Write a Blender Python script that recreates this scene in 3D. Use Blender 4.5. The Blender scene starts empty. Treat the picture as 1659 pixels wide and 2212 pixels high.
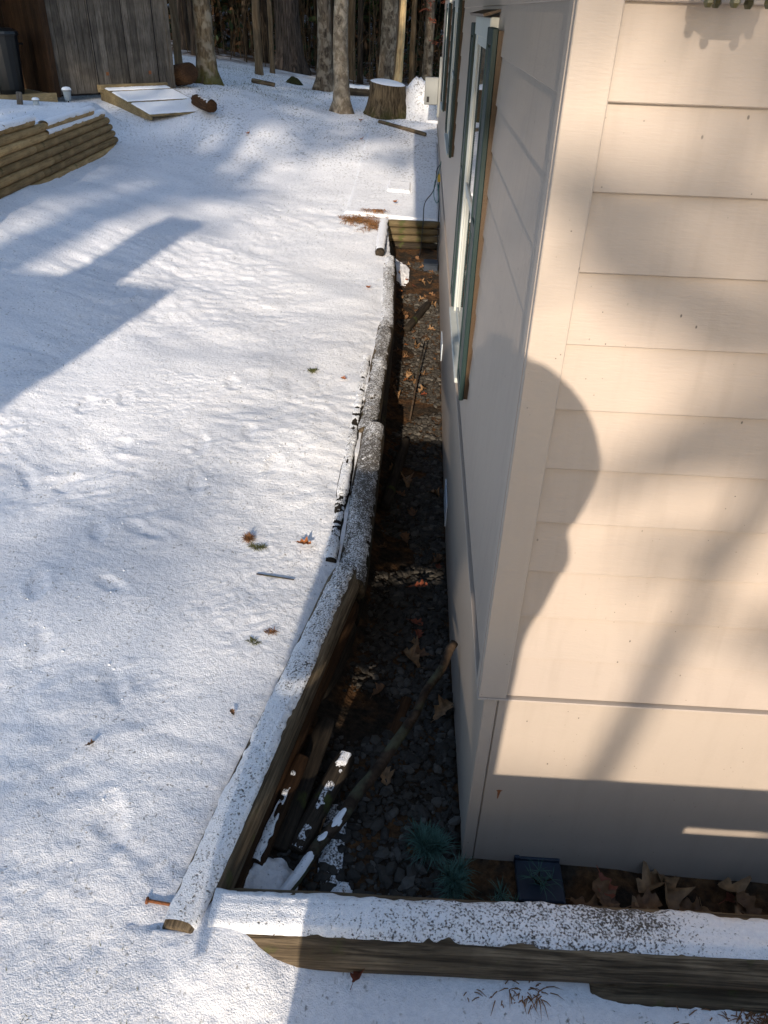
import bpy, math, random
import numpy as np
from mathutils import Vector, Matrix

random.seed(7); rng = np.random.default_rng(7)
sc = bpy.context.scene
col = sc.collection
R = math.radians

# ---------------------------------------------------------------- camera
cam_d = bpy.data.cameras.new('camera'); cam = bpy.data.objects.new('camera', cam_d); col.objects.link(cam)
_p, _y, _r = R(33.469), R(1.640), R(2.1035)
CF = Vector((-math.sin(_y)*math.cos(_p), math.cos(_y)*math.cos(_p), -math.sin(_p)))
_R0 = Vector((math.cos(_y), math.sin(_y), 0)); _U0 = _R0.cross(CF)
CR = _R0*math.cos(_r) + _U0*math.sin(_r); CU = -_R0*math.sin(_r) + _U0*math.cos(_r)
_m = Matrix((CR, CU, -CF)).transposed().to_4x4(); _m.translation = Vector((-0.358, -2.08, 3.257))
cam.matrix_world = _m
cam_d.sensor_fit = 'VERTICAL'; cam_d.sensor_height = 24.0; cam_d.lens = 24.0*1642.67/2212
cam_d.clip_start = 0.05; cam_d.clip_end = 600
sc.camera = cam

# ---------------------------------------------------------------- sky, sun, exposure
SUN_EL, SUN_AZ = 20.0, 5.5          # light travels towards +Y and slightly towards +X, grazing the long wall
w = bpy.data.worlds.new('World'); sc.world = w; w.use_nodes = True
nt = w.node_tree; bg = nt.nodes['Background']
sky = nt.nodes.new('ShaderNodeTexSky'); sky.sky_type = 'NISHITA'; sky.sun_disc = False
sky.sun_elevation = R(SUN_EL); sky.sun_rotation = R(180+SUN_AZ)
nt.links.new(sky.outputs[0], bg.inputs[0]); bg.inputs[1].default_value = 0.15
sun_d = bpy.data.lights.new('sun', 'SUN'); sun = bpy.data.objects.new('sun', sun_d); col.objects.link(sun)
sun_d.energy = 3.6; sun_d.angle = R(0.53); sun_d.color = (1.0, 0.855, 0.69)
LD = Vector((math.sin(R(SUN_AZ))*math.cos(R(SUN_EL)), math.cos(R(SUN_AZ))*math.cos(R(SUN_EL)), -math.sin(R(SUN_EL))))
sun.rotation_euler = LD.to_track_quat('-Z', 'Y').to_euler(); sun.location = (0, -30, 25)
vs = sc.view_settings; vs.view_transform = 'Standard'; vs.look = 'None'; vs.gamma = 1.0; vs.use_curve_mapping = False
vs.exposure = 1.05
sc.cycles.use_denoising = True
sc.cycles.max_bounces = 6; sc.cycles.diffuse_bounces = 4; sc.cycles.transparent_max_bounces = 12

# ---------------------------------------------------------------- helpers: noise
def _hash(i, j, k, s):
    n = (i*374761393 + j*668265263 + k*2147483647 + s*974634777) & 0xffffffff
    n = ((n ^ (n >> 13))*1274126177) & 0xffffffff
    return ((n ^ (n >> 16)) & 0xffff)/65535.0
def noise3(x, y, z, s=0):
    x, y, z = np.broadcast_arrays(np.asarray(x, float), np.asarray(y, float), np.asarray(z, float))
    i, j, k = np.floor(x).astype(np.int64), np.floor(y).astype(np.int64), np.floor(z).astype(np.int64)
    fx, fy, fz = x-i, y-j, z-k
    fx, fy, fz = fx*fx*(3-2*fx), fy*fy*(3-2*fy), fz*fz*(3-2*fz)
    r = 0
    for a in (0, 1):
        for b in (0, 1):
            for c in (0, 1):
                r = r + _hash(i+a, j+b, k+c, s)*(fx if a else 1-fx)*(fy if b else 1-fy)*(fz if c else 1-fz)
    return r*2-1
def fbm(x, y, z=0.0, s=0, o=3):
    r, a, t = 0, 1.0, 0
    for q in range(o):
        r = r + a*noise3(np.asarray(x)*2**q, np.asarray(y)*2**q, np.asarray(z)*2**q, s+q*17); t += a; a *= .5
    return r/t

# ---------------------------------------------------------------- helpers: materials
MATS = {}
class NT:
    def __init__(s, name):
        s.m = bpy.data.materials.new(name); s.m.use_nodes = True; s.t = s.m.node_tree
        s.b = s.t.nodes['Principled BSDF']; s.tc = s.t.nodes.new('ShaderNodeTexCoord')
        MATS[name] = s.m
    def n(s, ty, **kw):
        q = s.t.nodes.new(ty)
        for k, v in kw.items():
            if k in q.inputs: q.inputs[k].default_value = v
            else: setattr(q, k, v)
        return q
    def l(s, a, b): s.t.links.new(a, b)
    def mapping(s, scale=(1, 1, 1), coord='Object', rot=(0, 0, 0)):
        mp = s.n('ShaderNodeMapping'); mp.inputs['Scale'].default_value = scale; mp.inputs['Rotation'].default_value = rot
        s.l(s.tc.outputs[coord], mp.inputs['Vector']); return mp.outputs[0]
    def noise(s, scale, detail=3, vec=None, rough=.55, dist=0):
        q = s.n('ShaderNodeTexNoise'); q.inputs['Scale'].default_value = scale; q.inputs['Detail'].default_value = detail
        q.inputs['Roughness'].default_value = rough; q.inputs['Distortion'].default_value = dist
        s.l(vec if vec is not None else s.tc.outputs['Object'], q.inputs['Vector']); return q.outputs['Fac']
    def voro(s, scale, vec=None, out='Distance', feature='F1'):
        q = s.n('ShaderNodeTexVoronoi'); q.feature = feature; q.inputs['Scale'].default_value = scale
        s.l(vec if vec is not None else s.tc.outputs['Object'], q.inputs['Vector']); return q.outputs[out]
    def ramp(s, fac, stops, interp='LINEAR'):
        q = s.n('ShaderNodeValToRGB'); q.color_ramp.interpolation = interp
        e = q.color_ramp.elements
        while len(e) < len(stops): e.new(0.5)
        for el, (p, c) in zip(e, stops):
            el.position = p; el.color = (c[0], c[1], c[2], 1) if hasattr(c, '__len__') else (c, c, c, 1)
        s.l(fac, q.inputs[0]); return q.outputs[0]
    def mix(s, fac, a, b, mode='MIX'):
        q = s.n('ShaderNodeMix', data_type='RGBA', blend_type=mode)
        for sock, v in ((q.inputs[0], fac), (q.inputs[6], a), (q.inputs[7], b)):
            if hasattr(v, 'is_linked'): s.l(v, sock)
            elif hasattr(v, '__len__'): sock.default_value = (*v[:3], 1)
            else: sock.default_value = v
        return q.outputs[2]
    def math(s, op, a, b=0.0):
        q = s.n('ShaderNodeMath', operation=op)
        for sock, v in ((q.inputs[0], a), (q.inputs[1], b)):
            if hasattr(v, 'is_linked'): s.l(v, sock)
            else: sock.default_value = v
        return q.outputs[0]
    def color(s, c):
        if hasattr(c, 'is_linked'): s.l(c, s.b.inputs['Base Color'])
        else: s.b.inputs['Base Color'].default_value = (*c, 1)
    def bump(s, h, strength=.3, dist=.01):
        q = s.n('ShaderNodeBump'); q.inputs['Strength'].default_value = strength; q.inputs['Distance'].default_value = dist
        s.l(h, q.inputs['Height']); s.l(q.outputs[0], s.b.inputs['Normal'])
    def rough(s, v, spec=.3):
        if hasattr(v, 'is_linked'): s.l(v, s.b.inputs['Roughness'])
        else: s.b.inputs['Roughness'].default_value = v
        s.b.inputs['Specular IOR Level'].default_value = spec

# snow on the lawn: grass and grit show through the thin cover
t = NT('lawn_snow')
big = t.noise(0.9, 3); fine = t.noise(38, 3); vfine = t.noise(160, 2)
nz = t.n('ShaderNodeTexNoise'); nz.inputs['Scale'].default_value = 40; t.l(t.tc.outputs['Object'], nz.inputs['Vector'])
vm = t.n('ShaderNodeVectorMath', operation='MULTIPLY_ADD'); t.l(nz.outputs['Color'], vm.inputs[0]); vm.inputs[1].default_value = (.05, .05, .05); t.l(t.tc.outputs['Object'], vm.inputs[2])
sp = t.ramp(t.voro(32, vm.outputs[0]), [(0.12, 1), (0.30, 0)]); sp2 = t.ramp(t.noise(17, 4), [(.47, 0), (.60, 1)])
thin = t.ramp(t.noise(1.6, 4), [(.34, 0.35), (.55, 1)])
spk = t.math('MULTIPLY', t.math('MULTIPLY', sp, sp2), thin)
blade = t.ramp(t.noise(70, 2, t.mapping((1, .35, 1))), [(.60, 0), (.72, 1)])
spk2 = t.math('MULTIPLY', t.math('MULTIPLY', blade, sp2), t.math('MULTIPLY', thin, .55))
pos0 = t.n('ShaderNodeSeparateXYZ'); t.l(t.tc.outputs['Object'], pos0.inputs[0])
farm = t.ramp(t.math('DIVIDE', pos0.outputs[1], 100.0), [(.09, 0), (.16, 1)])
fsp = t.math('MULTIPLY', t.ramp(t.noise(26, 3, t.mapping((1, .45, 1))), [(.53, 0), (.64, 1)]), t.ramp(t.noise(1.3, 4), [(.36, .15), (.58, .9)]))
m_all = t.math('MAXIMUM', t.math('MAXIMUM', spk, spk2), t.math('MULTIPLY', fsp, farm))
c = t.mix(t.math('MULTIPLY', m_all, .8), t.mix(t.ramp(big, [(.38, 0), (.62, 1)]), t.ramp(fine, [(.3, (.64, .66, .70)), (.7, (.78, .79, .81))]), t.ramp(fine, [(.3, (.74, .76, .79)), (.7, (.84, .85, .87))])), (.10, .085, .055))  # pits of the fine bump tinted darker: their shading is put into the colour
pos = t.n('ShaderNodeSeparateXYZ'); t.l(t.tc.outputs['Object'], pos.inputs[0])
yy = t.math('ADD', pos.outputs[1], t.math('MULTIPLY', t.noise(.35, 4), 14.0))
litter = t.ramp(t.math('DIVIDE', yy, 100.0), [(.31, 0), (.345, 1)])
lit_c = t.mix(t.ramp(t.noise(2.2, 5), [(.52, 0), (.62, 1)]), t.ramp(t.noise(9, 5), [(.3, (.035, .022, .014)), (.55, (.10, .055, .028)), (.75, (.19, .105, .05))]), (.6, .62, .66))
t.color(t.mix(litter, c, lit_c)); t.rough(.55, .25)
t.bump(t.math('ADD', t.math('MULTIPLY', fine, .8), t.math('ADD', t.math('MULTIPLY', vfine, .5), t.math('MULTIPLY', t.noise(9, 4, None, .6, .8), .55))), .62, .013)

t = NT('clean_snow')
f1 = t.noise(70, 3); hole = t.math('MULTIPLY', t.ramp(t.voro(75), [(.10, 1), (.22, 0)]), t.ramp(t.noise(30, 3), [(.46, 0), (.58, 1)]))
t.color(t.mix(t.math('MULTIPLY', hole, .7), t.ramp(f1, [(.3, (.80, .82, .85)), (.7, (.90, .91, .92))]), (.09, .08, .065)))
t.rough(.55, .25); t.bump(t.math('ADD', f1, t.noise(200, 2)), .6, .008)

t = NT('log_snow')
f1 = t.noise(60, 3); at = t.n('ShaderNodeAttribute'); at.attribute_name = 'cover'
hn = t.math('ADD', t.math('MULTIPLY', t.noise(105, 3), .75), t.math('MULTIPLY', t.noise(24, 2), .25))
hl = t.math('MULTIPLY', t.math('SUBTRACT', hn, t.math('ADD', .335, t.math('MULTIPLY', at.outputs['Fac'], .30))), 9.0)
hl.node.use_clamp = True
t.color(t.mix(hl, t.ramp(f1, [(.3, (.78, .80, .83)), (.7, (.90, .91, .92))]), (.10, .09, .078)))
t.rough(.55, .25); t.bump(t.math('SUBTRACT', t.math('ADD', f1, t.noise(200, 2)), hl), .7, .008)

t = NT('old_snow')
f1 = t.noise(45, 3); hole = t.math('MULTIPLY', t.ramp(t.noise(120, 2), [(.55, 0), (.66, 1)]), t.ramp(t.noise(12, 3), [(.4, 0), (.6, 1)]))
t.color(t.mix(hole, t.ramp(f1, [(.3, (.66, .69, .73)), (.7, (.84, .86, .88))]), (.08, .07, .06)))
t.rough(.55, .25); t.bump(f1, .8, .01)

def paint(name, a, b, specks=True, dirt=.25):
    t = NT(name)
    base = t.mix(t.noise(1.3, 4), a, b)
    st = t.ramp(t.noise(3.0, 4, t.mapping((6, 6, .6))), [(.5, 0), (.8, 1)])
    base = t.mix(t.math('MULTIPLY', st, dirt), base, (a[0]*.62, a[1]*.62, a[2]*.6))
    if specks:
        d = t.math('MULTIPLY', t.ramp(t.voro(15, t.mapping((1, 1, .6))), [(.030, 1), (.055, 0)]), t.ramp(t.noise(2.2, 3), [(.42, 0), (.52, 1)]))
        d2 = t.math('MULTIPLY', t.ramp(t.voro(34), [(.05, 1), (.09, 0)]), t.ramp(t.noise(3.5, 2), [(.52, 0), (.62, 1)]))
        base = t.mix(t.math('MULTIPLY', t.math('MAXIMUM', d, d2), .85), base, (.05, .04, .035))
    t.color(base); t.rough(.5, .3)
    t.bump(t.math('ADD', t.noise(120, 3, t.mapping((.25, .25, 1.6))), t.math('MULTIPLY', t.noise(14, 3), .6)), .25, .004)
paint('siding_paint', (.308, .258, .219), (.346, .293, .25))
paint('trim_paint', (.322, .272, .232), (.352, .302, .258), True, .12)
paint('foundation_paint', (.31, .262, .218), (.35, .297, .249), True, .15)
paint('white_paint', (.36, .38, .365), (.44, .46, .44), False, .3)
paint('grey_metal', (.19, .20, .195), (.23, .24, .235), False, .2)
paint('shutter_green', (.006, .018, .018), (.010, .028, .027), False, .3)
paint('shutter_back', (.06, .036, .018), (.04, .024, .012), False, .3)

def wood(name, a, b, dk, grain=(1.2, 16, 16), moss=0.0, bumpd=.012, knots=True):
    t = NT(name); v = t.mapping(grain)
    g = t.noise(3.0, 6, v, .65, .6); g2 = t.noise(9.0, 4, v, .6)
    c = t.ramp(g, [(.30, dk), (.45, a), (.68, b)])
    c = t.mix(t.ramp(g2, [(.55, 0), (.72, .65)]), c, dk)
    pt = t.ramp(t.noise(3.5, 4), [(.4, 0), (.62, .55)])
    c = t.mix(pt, c, tuple(x*.45 for x in a))
    if moss: c = t.mix(t.ramp(t.noise(6, 5), [(.66-moss, 0), (.74-moss*.6, .8)]), c, (.055, .065, .018))
    oi = t.n('ShaderNodeObjectInfo')
    c = t.mix(1.0, c, t.ramp(oi.outputs['Random'], [(0, .62), (.5, .95), (1, 1.28)]), 'MULTIPLY')
    t.color(c); t.rough(.8, .15)
    t.bump(t.math('ADD', g, t.math('MULTIPLY', g2, .6)), .8, bumpd)
wood('log_wood', (.080, .060, .038), (.235, .18, .115), (.010, .008, .006), grain=(.7, 14, 14), moss=.03)
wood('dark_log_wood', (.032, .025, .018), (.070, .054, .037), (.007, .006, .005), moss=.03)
wood('timber_dark', (.125, .095, .052), (.18, .14, .08), (.04, .03, .017), moss=.08)
wood('rotten_wood', (.055, .028, .013), (.11, .056, .025), (.012, .008, .005))
wood('timber_brown', (.38, .25, .11), (.48, .34, .165), (.15, .095, .042), moss=.02)
wood('board_grey', (.085, .076, .064), (.145, .131, .112), (.022, .019, .016), grain=(14, 14, .9), bumpd=.006)
wood('board_brown', (.020, .011, .006), (.038, .02, .009), (.005, .004, .003), grain=(14, 14, .9), bumpd=.006)
wood('plank_tan', (.19, .145, .075), (.27, .21, .12), (.06, .045, .025), grain=(1.2, 12, 12), bumpd=.006)
wood('pale_wood', (.50, .36, .18), (.66, .51, .28), (.24, .15, .07), grain=(16, 16, .8), bumpd=.008)

def bark(name, a, b, dk, sc_=(9, 9, 1.4), patch=None, moss=None, bd=.03):
    t = NT(name); v = t.mapping(sc_)
    g = t.noise(1.6, 5, v, .62, .8)
    c = t.ramp(g, [(.32, dk), (.5, a), (.68, b)])
    if patch: c = t.mix(t.ramp(t.noise(5.5, 5, t.mapping((1, 1, .8))), [(.50, 0), (.60, .85)]), c, patch)
    if moss:
        s = t.n('ShaderNodeSeparateXYZ'); t.l(t.tc.outputs['Object'], s.inputs[0])
        hgt = t.ramp(s.outputs[2], [(.0, 1), (moss[3], 0)])
        c = t.mix(t.math('MULTIPLY', hgt, t.ramp(t.noise(7, 4), [(.40, 0), (.55, .9)])), c, moss[:3])
    t.color(c); t.rough(.85, .12); t.bump(g, 1.0, bd)
bark('bark_pine', (.040, .032, .027), (.078, .062, .052), (.008, .007, .006), (11, 11, 1.1), bd=.06)
bark('bark_oak', (.10, .078, .05), (.17, .135, .09), (.03, .022, .015), (10, 10, 2.0), patch=(.20, .18, .14), moss=(.075, .075, .012, .55))
bark('bark_birch', (.22, .19, .145), (.34, .30, .24), (.06, .05, .038), (4, 4, 4), patch=(.13, .105, .075))
bark('bark_mottled', (.085, .068, .049), (.15, .124, .094), (.02, .016, .012), (8, 8, 2.2), patch=(.20, .175, .135))
bark('bark_dark', (.022, .017, .013), (.050, .039, .03), (.006, .005, .004), (9, 9, 1.2))
bark('bark_brown', (.05, .036, .022), (.09, .066, .042), (.014, .010, .007), (9, 9, 1.2))
bark('bark_tan', (.085, .062, .038), (.145, .108, .068), (.05, .035, .02), (9, 9, 1.2))
bark('bark_stump', (.088, .066, .040), (.16, .125, .078), (.018, .014, .009), (11, 11, 1.6), moss=(.04, .042, .012, .28))
bark('branch_bark', (.04, .027, .018), (.075, .052, .036), (.014, .010, .008), (9, 9, 9), patch=(.075, .078, .048), bd=.008)

def flat(name, c, r=.7, spec=.25, var=.35, scale=20, bump=0):
    t = NT(name); q = t.noise(scale, 4)
    t.color(t.ramp(q, [(.3, tuple(x*(1-var) for x in c)), (.7, tuple(min(1, x*(1+var)) for x in c))])); t.rough(r, spec)
    if bump: t.bump(q, .6, bump)
flat('leaf_brown', (.12, .062, .028), .6, .3, .5, 30); flat('leaf_tan', (.18, .105, .05), .6, .3, .45, 30)
flat('leaf_orange', (.27, .095, .028), .6, .3, .4, 30); flat('leaf_red', (.16, .045, .022), .6, .3, .4, 30)
flat('needle_green', (.050, .105, .082), .6, .2, .4, 6); flat('needle_brown', (.24, .115, .04), .7, .2, .5, 8)
flat('grass_blade', (.09, .095, .035), .7, .2, .5, 3); flat('dry_grass', (.20, .10, .045), .7, .2, .5, 3)
flat('soil', (.020, .015, .011), .95, .1, .5, 30, .02); flat('slate_blue', (.016, .024, .038), .45, .4, .25, 10, .003)
flat('black_plastic', (.005, .007, .009), .38, .4, .2, 4); flat('rust', (.20, .075, .03), .8, .3, .4, 90, .002)
flat('wire_black', (.012, .013, .014), .5, .3, .1); flat('wire_teal', (.04, .14, .13), .5, .3, .2); flat('yellow_plastic', (.45, .30, .04), .5, .4, .2)
flat('vent_white', (.50, .56, .62), .5, .3, .12, 12); flat('moss', (.022, .024, .009), .9, .1, .5, 25, .02)
flat('bronze', (.05, .045, .018), .4, .5, .4, 25); flat('jacket', (.03, .035, .05), .8, .2); flat('skin', (.45, .28, .2), .5, .3)
flat('needle_dark', (.012, .022, .010), .7, .15, .5, 2); flat('needle_mid', (.026, .044, .015), .7, .15, .5, 2); flat('brush_brown', (.06, .034, .018), .8, .15, .6, 2)
flat('roof_shingle', (.05, .045, .04), .9, .2, .3, 8); flat('deck_wood', (.17, .13, .09), .8, .2, .3, 8); flat('hole', (.01, .01, .012), .9, .1, .1)
flat('rock_grey', (.10, .095, .085), .85, .2, .5, 6, .02)

t = NT('gravel_stone')
gi = t.n('ShaderNodeNewGeometry')
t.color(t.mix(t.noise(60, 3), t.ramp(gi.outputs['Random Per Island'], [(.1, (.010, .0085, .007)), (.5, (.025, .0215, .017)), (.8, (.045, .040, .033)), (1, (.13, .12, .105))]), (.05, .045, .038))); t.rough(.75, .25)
t = NT('trench_floor')
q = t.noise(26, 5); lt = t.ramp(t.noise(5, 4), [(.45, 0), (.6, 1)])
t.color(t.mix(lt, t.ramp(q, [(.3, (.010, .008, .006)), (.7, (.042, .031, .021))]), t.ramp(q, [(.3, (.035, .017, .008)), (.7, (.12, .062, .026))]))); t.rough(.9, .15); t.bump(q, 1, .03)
t = NT('window_glass'); t.color((.015, .018, .02)); t.rough(.03, .8)
t = NT('lamp_glass'); t.color((.8, .8, .75)); t.rough(.15, .5); t.b.inputs['Alpha'].default_value = .35
t = NT('jar_glass'); t.color((.35, .40, .42)); t.rough(.08, .6); t.b.inputs['Alpha'].default_value = .7

# ---------------------------------------------------------------- helpers: meshes
class MB:
    def __init__(s): s.v = []; s.f = []; s.n = 0
    def add(s, v, f):
        v = np.asarray(v, float); s.v.append(v)
        for q in f: s.f.append(tuple(int(i)+s.n for i in q))
        s.n += len(v); return s
    def box(s, lo, hi, M=None, ch=0.0):
        (x0, y0, z0), (x1, y1, z1) = lo, hi
        if ch <= 0:
            v = [(x0, y0, z0), (x1, y0, z0), (x1, y1, z0), (x0, y1, z0), (x0, y0, z1), (x1, y0, z1), (x1, y1, z1), (x0, y1, z1)]
            f = [(0, 3, 2, 1), (4, 5, 6, 7), (0, 1, 5, 4), (1, 2, 6, 5), (2, 3, 7, 6), (3, 0, 4, 7)]
        else:
            v = []; f = []
            def ring(z, i): return [(x0+i, y0, z), (x1-i, y0, z), (x1, y0+i, z), (x1, y1-i, z), (x1-i, y1, z), (x0+i, y1, z), (x0, y1-i, z), (x0, y0+i, z)]
            def rin(z, i): return [(x0+2*i, y0+i, z), (x1-2*i, y0+i, z), (x1-i, y0+2*i, z), (x1-i, y1-2*i, z), (x1-2*i, y1-i, z), (x0+2*i, y1-i, z), (x0+i, y1-2*i, z), (x0+i, y0+2*i, z)]
            rs = [rin(z0, ch), ring(z0+ch, ch), ring(z1-ch, ch), rin(z1, ch)]
            for r_ in rs: v += r_
            for k in range(3):
                for i in range(8): j = (i+1) % 8; f.append((k*8+i, k*8+j, k*8+8+j, k*8+8+i))
            f += [tuple(range(7, -1, -1)), tuple(range(24, 32))]
        v = np.asarray(v, float)
        if M is not None: v = np.array([M @ Vector(p) for p in v])
        return s.add(v, f)
    def prism(s, poly, z0, z1, axis='z'):
        n = len(poly); P = np.asarray(poly, float)
        lo = np.c_[P, np.full(n, z0)]; hi = np.c_[P, np.full(n, z1)]; v = np.r_[lo, hi]
        if axis == 'x': v = v[:, [2, 0, 1]]
        if axis == 'y': v = v[:, [0, 2, 1]]
        f = [tuple(range(n-1, -1, -1)), tuple(range(n, 2*n))]+[(i, (i+1) % n, n+(i+1) % n, n+i) for i in range(n)]
        return s.add(v, f)
    def tube(s, pts, rad, seg=8, cap=True, rough=0.0, seed=0, squash=1.0):
        P = [Vector(p) for p in pts]; n = len(P); rad = [rad]*n if not hasattr(rad, '__len__') else list(rad)
        v = []; f = []; a = None
        for i in range(n):
            t = (P[min(i+1, n-1)]-P[max(i-1, 0)]).normalized()
            if a is None: a = t.cross(Vector((0, 0, 1)) if abs(t.z) < .9 else Vector((1, 0, 0))).normalized()
            a = (a - t*a.dot(t)).normalized(); b = t.cross(a)
            for k in range(seg):
                th = 2*math.pi*k/seg
                v.append(P[i]+(a*math.cos(th)+b*math.sin(th)*squash)*rad[i])
        v = np.array([tuple(q) for q in v])
        if rough:
            c = np.repeat(np.array([tuple(q) for q in P]), seg, 0)
            nn = fbm(v[:, 0]*6, v[:, 1]*6, v[:, 2]*3, seed, 2); v = c+(v-c)*(1+rough*nn)[:, None]
        for i in range(n-1):
            for k in range(seg): k2 = (k+1) % seg; f.append((i*seg+k, i*seg+k2, (i+1)*seg+k2, (i+1)*seg+k))
        if cap: f += [tuple(range(seg-1, -1, -1)), tuple(range((n-1)*seg, n*seg))]
        return s.add(v, f)
    def build(s, name, mat, parent=None, smooth=False, loc=None):
        me = bpy.data.meshes.new(name)
        v = np.concatenate(s.v) if s.v else np.zeros((0, 3))
        me.from_pydata(v.tolist(), [], s.f); me.materials.append(MATS[mat])
        if smooth: me.polygons.foreach_set('use_smooth', [True]*len(me.polygons))
        me.update(); return link(name, me, parent, loc)
def link(name, me, parent=None, loc=None):
    o = bpy.data.objects.new(name, me); col.objects.link(o)
    if parent is not None: o.parent = parent
    if loc is not None: o.location = loc
    return o
def tag(o, label=None, cat=None, group=None, kind=None):
    if label: o['label'] = label
    if cat: o['category'] = cat
    if group: o['group'] = group
    if kind: o['kind'] = kind
    return o
def empty(name, loc=(0, 0, 0), rz=0.0, **kw):
    o = bpy.data.objects.new(name, None); col.objects.link(o); o.location = loc; o.rotation_euler = (0, 0, rz); o.empty_display_size = .1
    return tag(o, **kw)
def fastmesh(name, V, F, mat, parent=None, smooth=True):      # numpy verts, equal-size faces
    me = bpy.data.meshes.new(name); V = np.ascontiguousarray(V, dtype=np.float32); F = np.ascontiguousarray(F, dtype=np.int32); k = F.shape[1]
    me.vertices.add(len(V)); me.vertices.foreach_set('co', V.ravel())
    me.loops.add(F.size); me.loops.foreach_set('vertex_index', F.ravel())
    me.polygons.add(len(F)); me.polygons.foreach_set('loop_start', np.arange(0, F.size, k, dtype=np.int32))
    me.polygons.foreach_set('loop_total', np.full(len(F), k, dtype=np.int32))
    me.polygons.foreach_set('use_smooth', np.full(len(F), smooth, dtype=bool))
    me.update(calc_edges=True); me.materials.append(MATS[mat]); return link(name, me, parent)
def grid_faces(nx, ny):
    i = np.arange(nx-1)[:, None]*ny+np.arange(ny-1)[None, :]; i = i.ravel()
    return np.c_[i, i+ny, i+ny+1, i+1]

# ---------------------------------------------------------------- terrain
CP = np.array([(-1.2, -.6, .33), (-1.65, -.93, .31), (-.92, -.78, .285), (-.6, -.74, .215), (-.2, -.85, .17), (1.1, -.75, .14), (3, -1, .14), (6, -1.5, .12), (-1.1, 2, .365), (-.85, 3.7, .355), (-.85, 6, .36), (-.85, 8.5, .40), (-.9, 10.4, .49),
  (-2.2, .2, .41), (-3.3, 2.6, .52), (-3, 7, .54), (-3, 4.5, .53), (-.3, 12, .54), (-.3, 16.6, .92), (-1.2, 10.3, .50), (-4.9, 6.0, 1.05), (-5.2, 8, 1.15), (-5.4, 11.3, 1.08), (-5.7, 13.9, 1.42), (-4.7, 14.5, 1.52),
  (-6, 17, 1.74), (-8, 16, 1.72), (-5.1, 17.1, 1.75), (-2.3, 18.1, 1.19), (-1.2, 18.1, 1.18), (-4.8, 26.6, 1.46), (-3.1, 21.8, 1.32), (-5.1, 23, 1.56), (-1.1, 22.4, 1.37), (-2.3, 25, 1.18), (-1.5, 26.4, 1.05),
  (-.3, 28.8, .9), (-9.9, 32.7, 1.95), (-6.5, 30.2, 1.52), (-3.8, 13.4, 1.0), (4, 30, .6), (12, 30, .3), (-16, 24, 2.3), (-20, 40, 1.4), (-8, 42, .6), (0, 42, .4), (14, 45, .6), (-20, 60, 3.0), (0, 60, 2.6), (20, 60, 2.6),
  (-14, 10, 1.8), (-14, -2, 1.0), (-6, -8, .4), (0, -12, .0), (10, -12, .0), (-20, -25, .3), (15, -30, .0), (0, -45, .2), (-8, 2, 1.2), (12, 10, .5), (20, 25, .5)])
def _tps(r2): return np.where(r2 > 1e-9, .5*r2*np.log(np.maximum(r2, 1e-9)), 0)
_A = np.zeros((len(CP)+3,)*2); _d = ((CP[:, None, :2]-CP[None, :, :2])**2).sum(2)
_A[:-3, :-3] = _tps(_d)+np.eye(len(CP))*.05; _A[:-3, -3:] = np.c_[np.ones(len(CP)), CP[:, :2]]; _A[-3:, :-3] = _A[:-3, -3:].T
_W = np.linalg.solve(_A, np.r_[CP[:, 2], 0, 0, 0])
LINE_Y = np.array([-.75, -.6, 1.62, 3.7, 6.2, 8.6, 10.5]); LINE_X = np.array([-1.14, -1.11, -.68, -.645, -.65, -.69, -.83])
def left_x(y): return np.interp(y, LINE_Y, LINE_X)
RW_Y = np.array([4.0, 5.6, 7.6, 9.4, 11.2, 12.0]); RW_X = np.array([-5.2, -5.36, -5.47, -5.52, -5.56, -5.64])
def sstep(a, b, x): q = np.clip((x-a)/(b-a), 0, 1); return q*q*(3-2*q)
def base_z(x, y):
    x = np.asarray(x, float); y = np.asarray(y, float); z = _W[-3]+_W[-2]*x+_W[-1]*y
    for k in range(len(CP)): z = z+_W[k]*_tps((x-CP[k, 0])**2+(y-CP[k, 1])**2)
    ter = 1.0-sstep(11.9, 13.6, y); inside = (x < np.interp(y, RW_Y, RW_X)-.17) & (y < 13.6) & (y > 3)
    z = np.where(inside, z+(np.maximum(z, 1.80)-z)*ter, z)
    z = np.where(y > 62, 2.6, z); return np.clip(z, -.4, 4.5)
PRINTS = [(-1.85, 2.50, .2), (-2.0, 1.86, 1.2), (-2.28, 1.80, .4), (-2.68, 2.33, -.2), (-2.03, 1.30, .9), (-2.2, .75, .3), (-2.99, 2.36, .5), (-2.96, 3.42, .1), (-2.70, 3.60, .3), (-1.94, 4.15, .2), (-1.62, 3.3, .1), (-1.95, 3.05, .1), (-2.5, 2.9, .3), (-1.75, .55, .5), (-2.4, 1.2, .2), (-1.35, 2.9, -.2), (-2.6, .3, .2), (-1.5, -.2, .3)]
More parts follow.
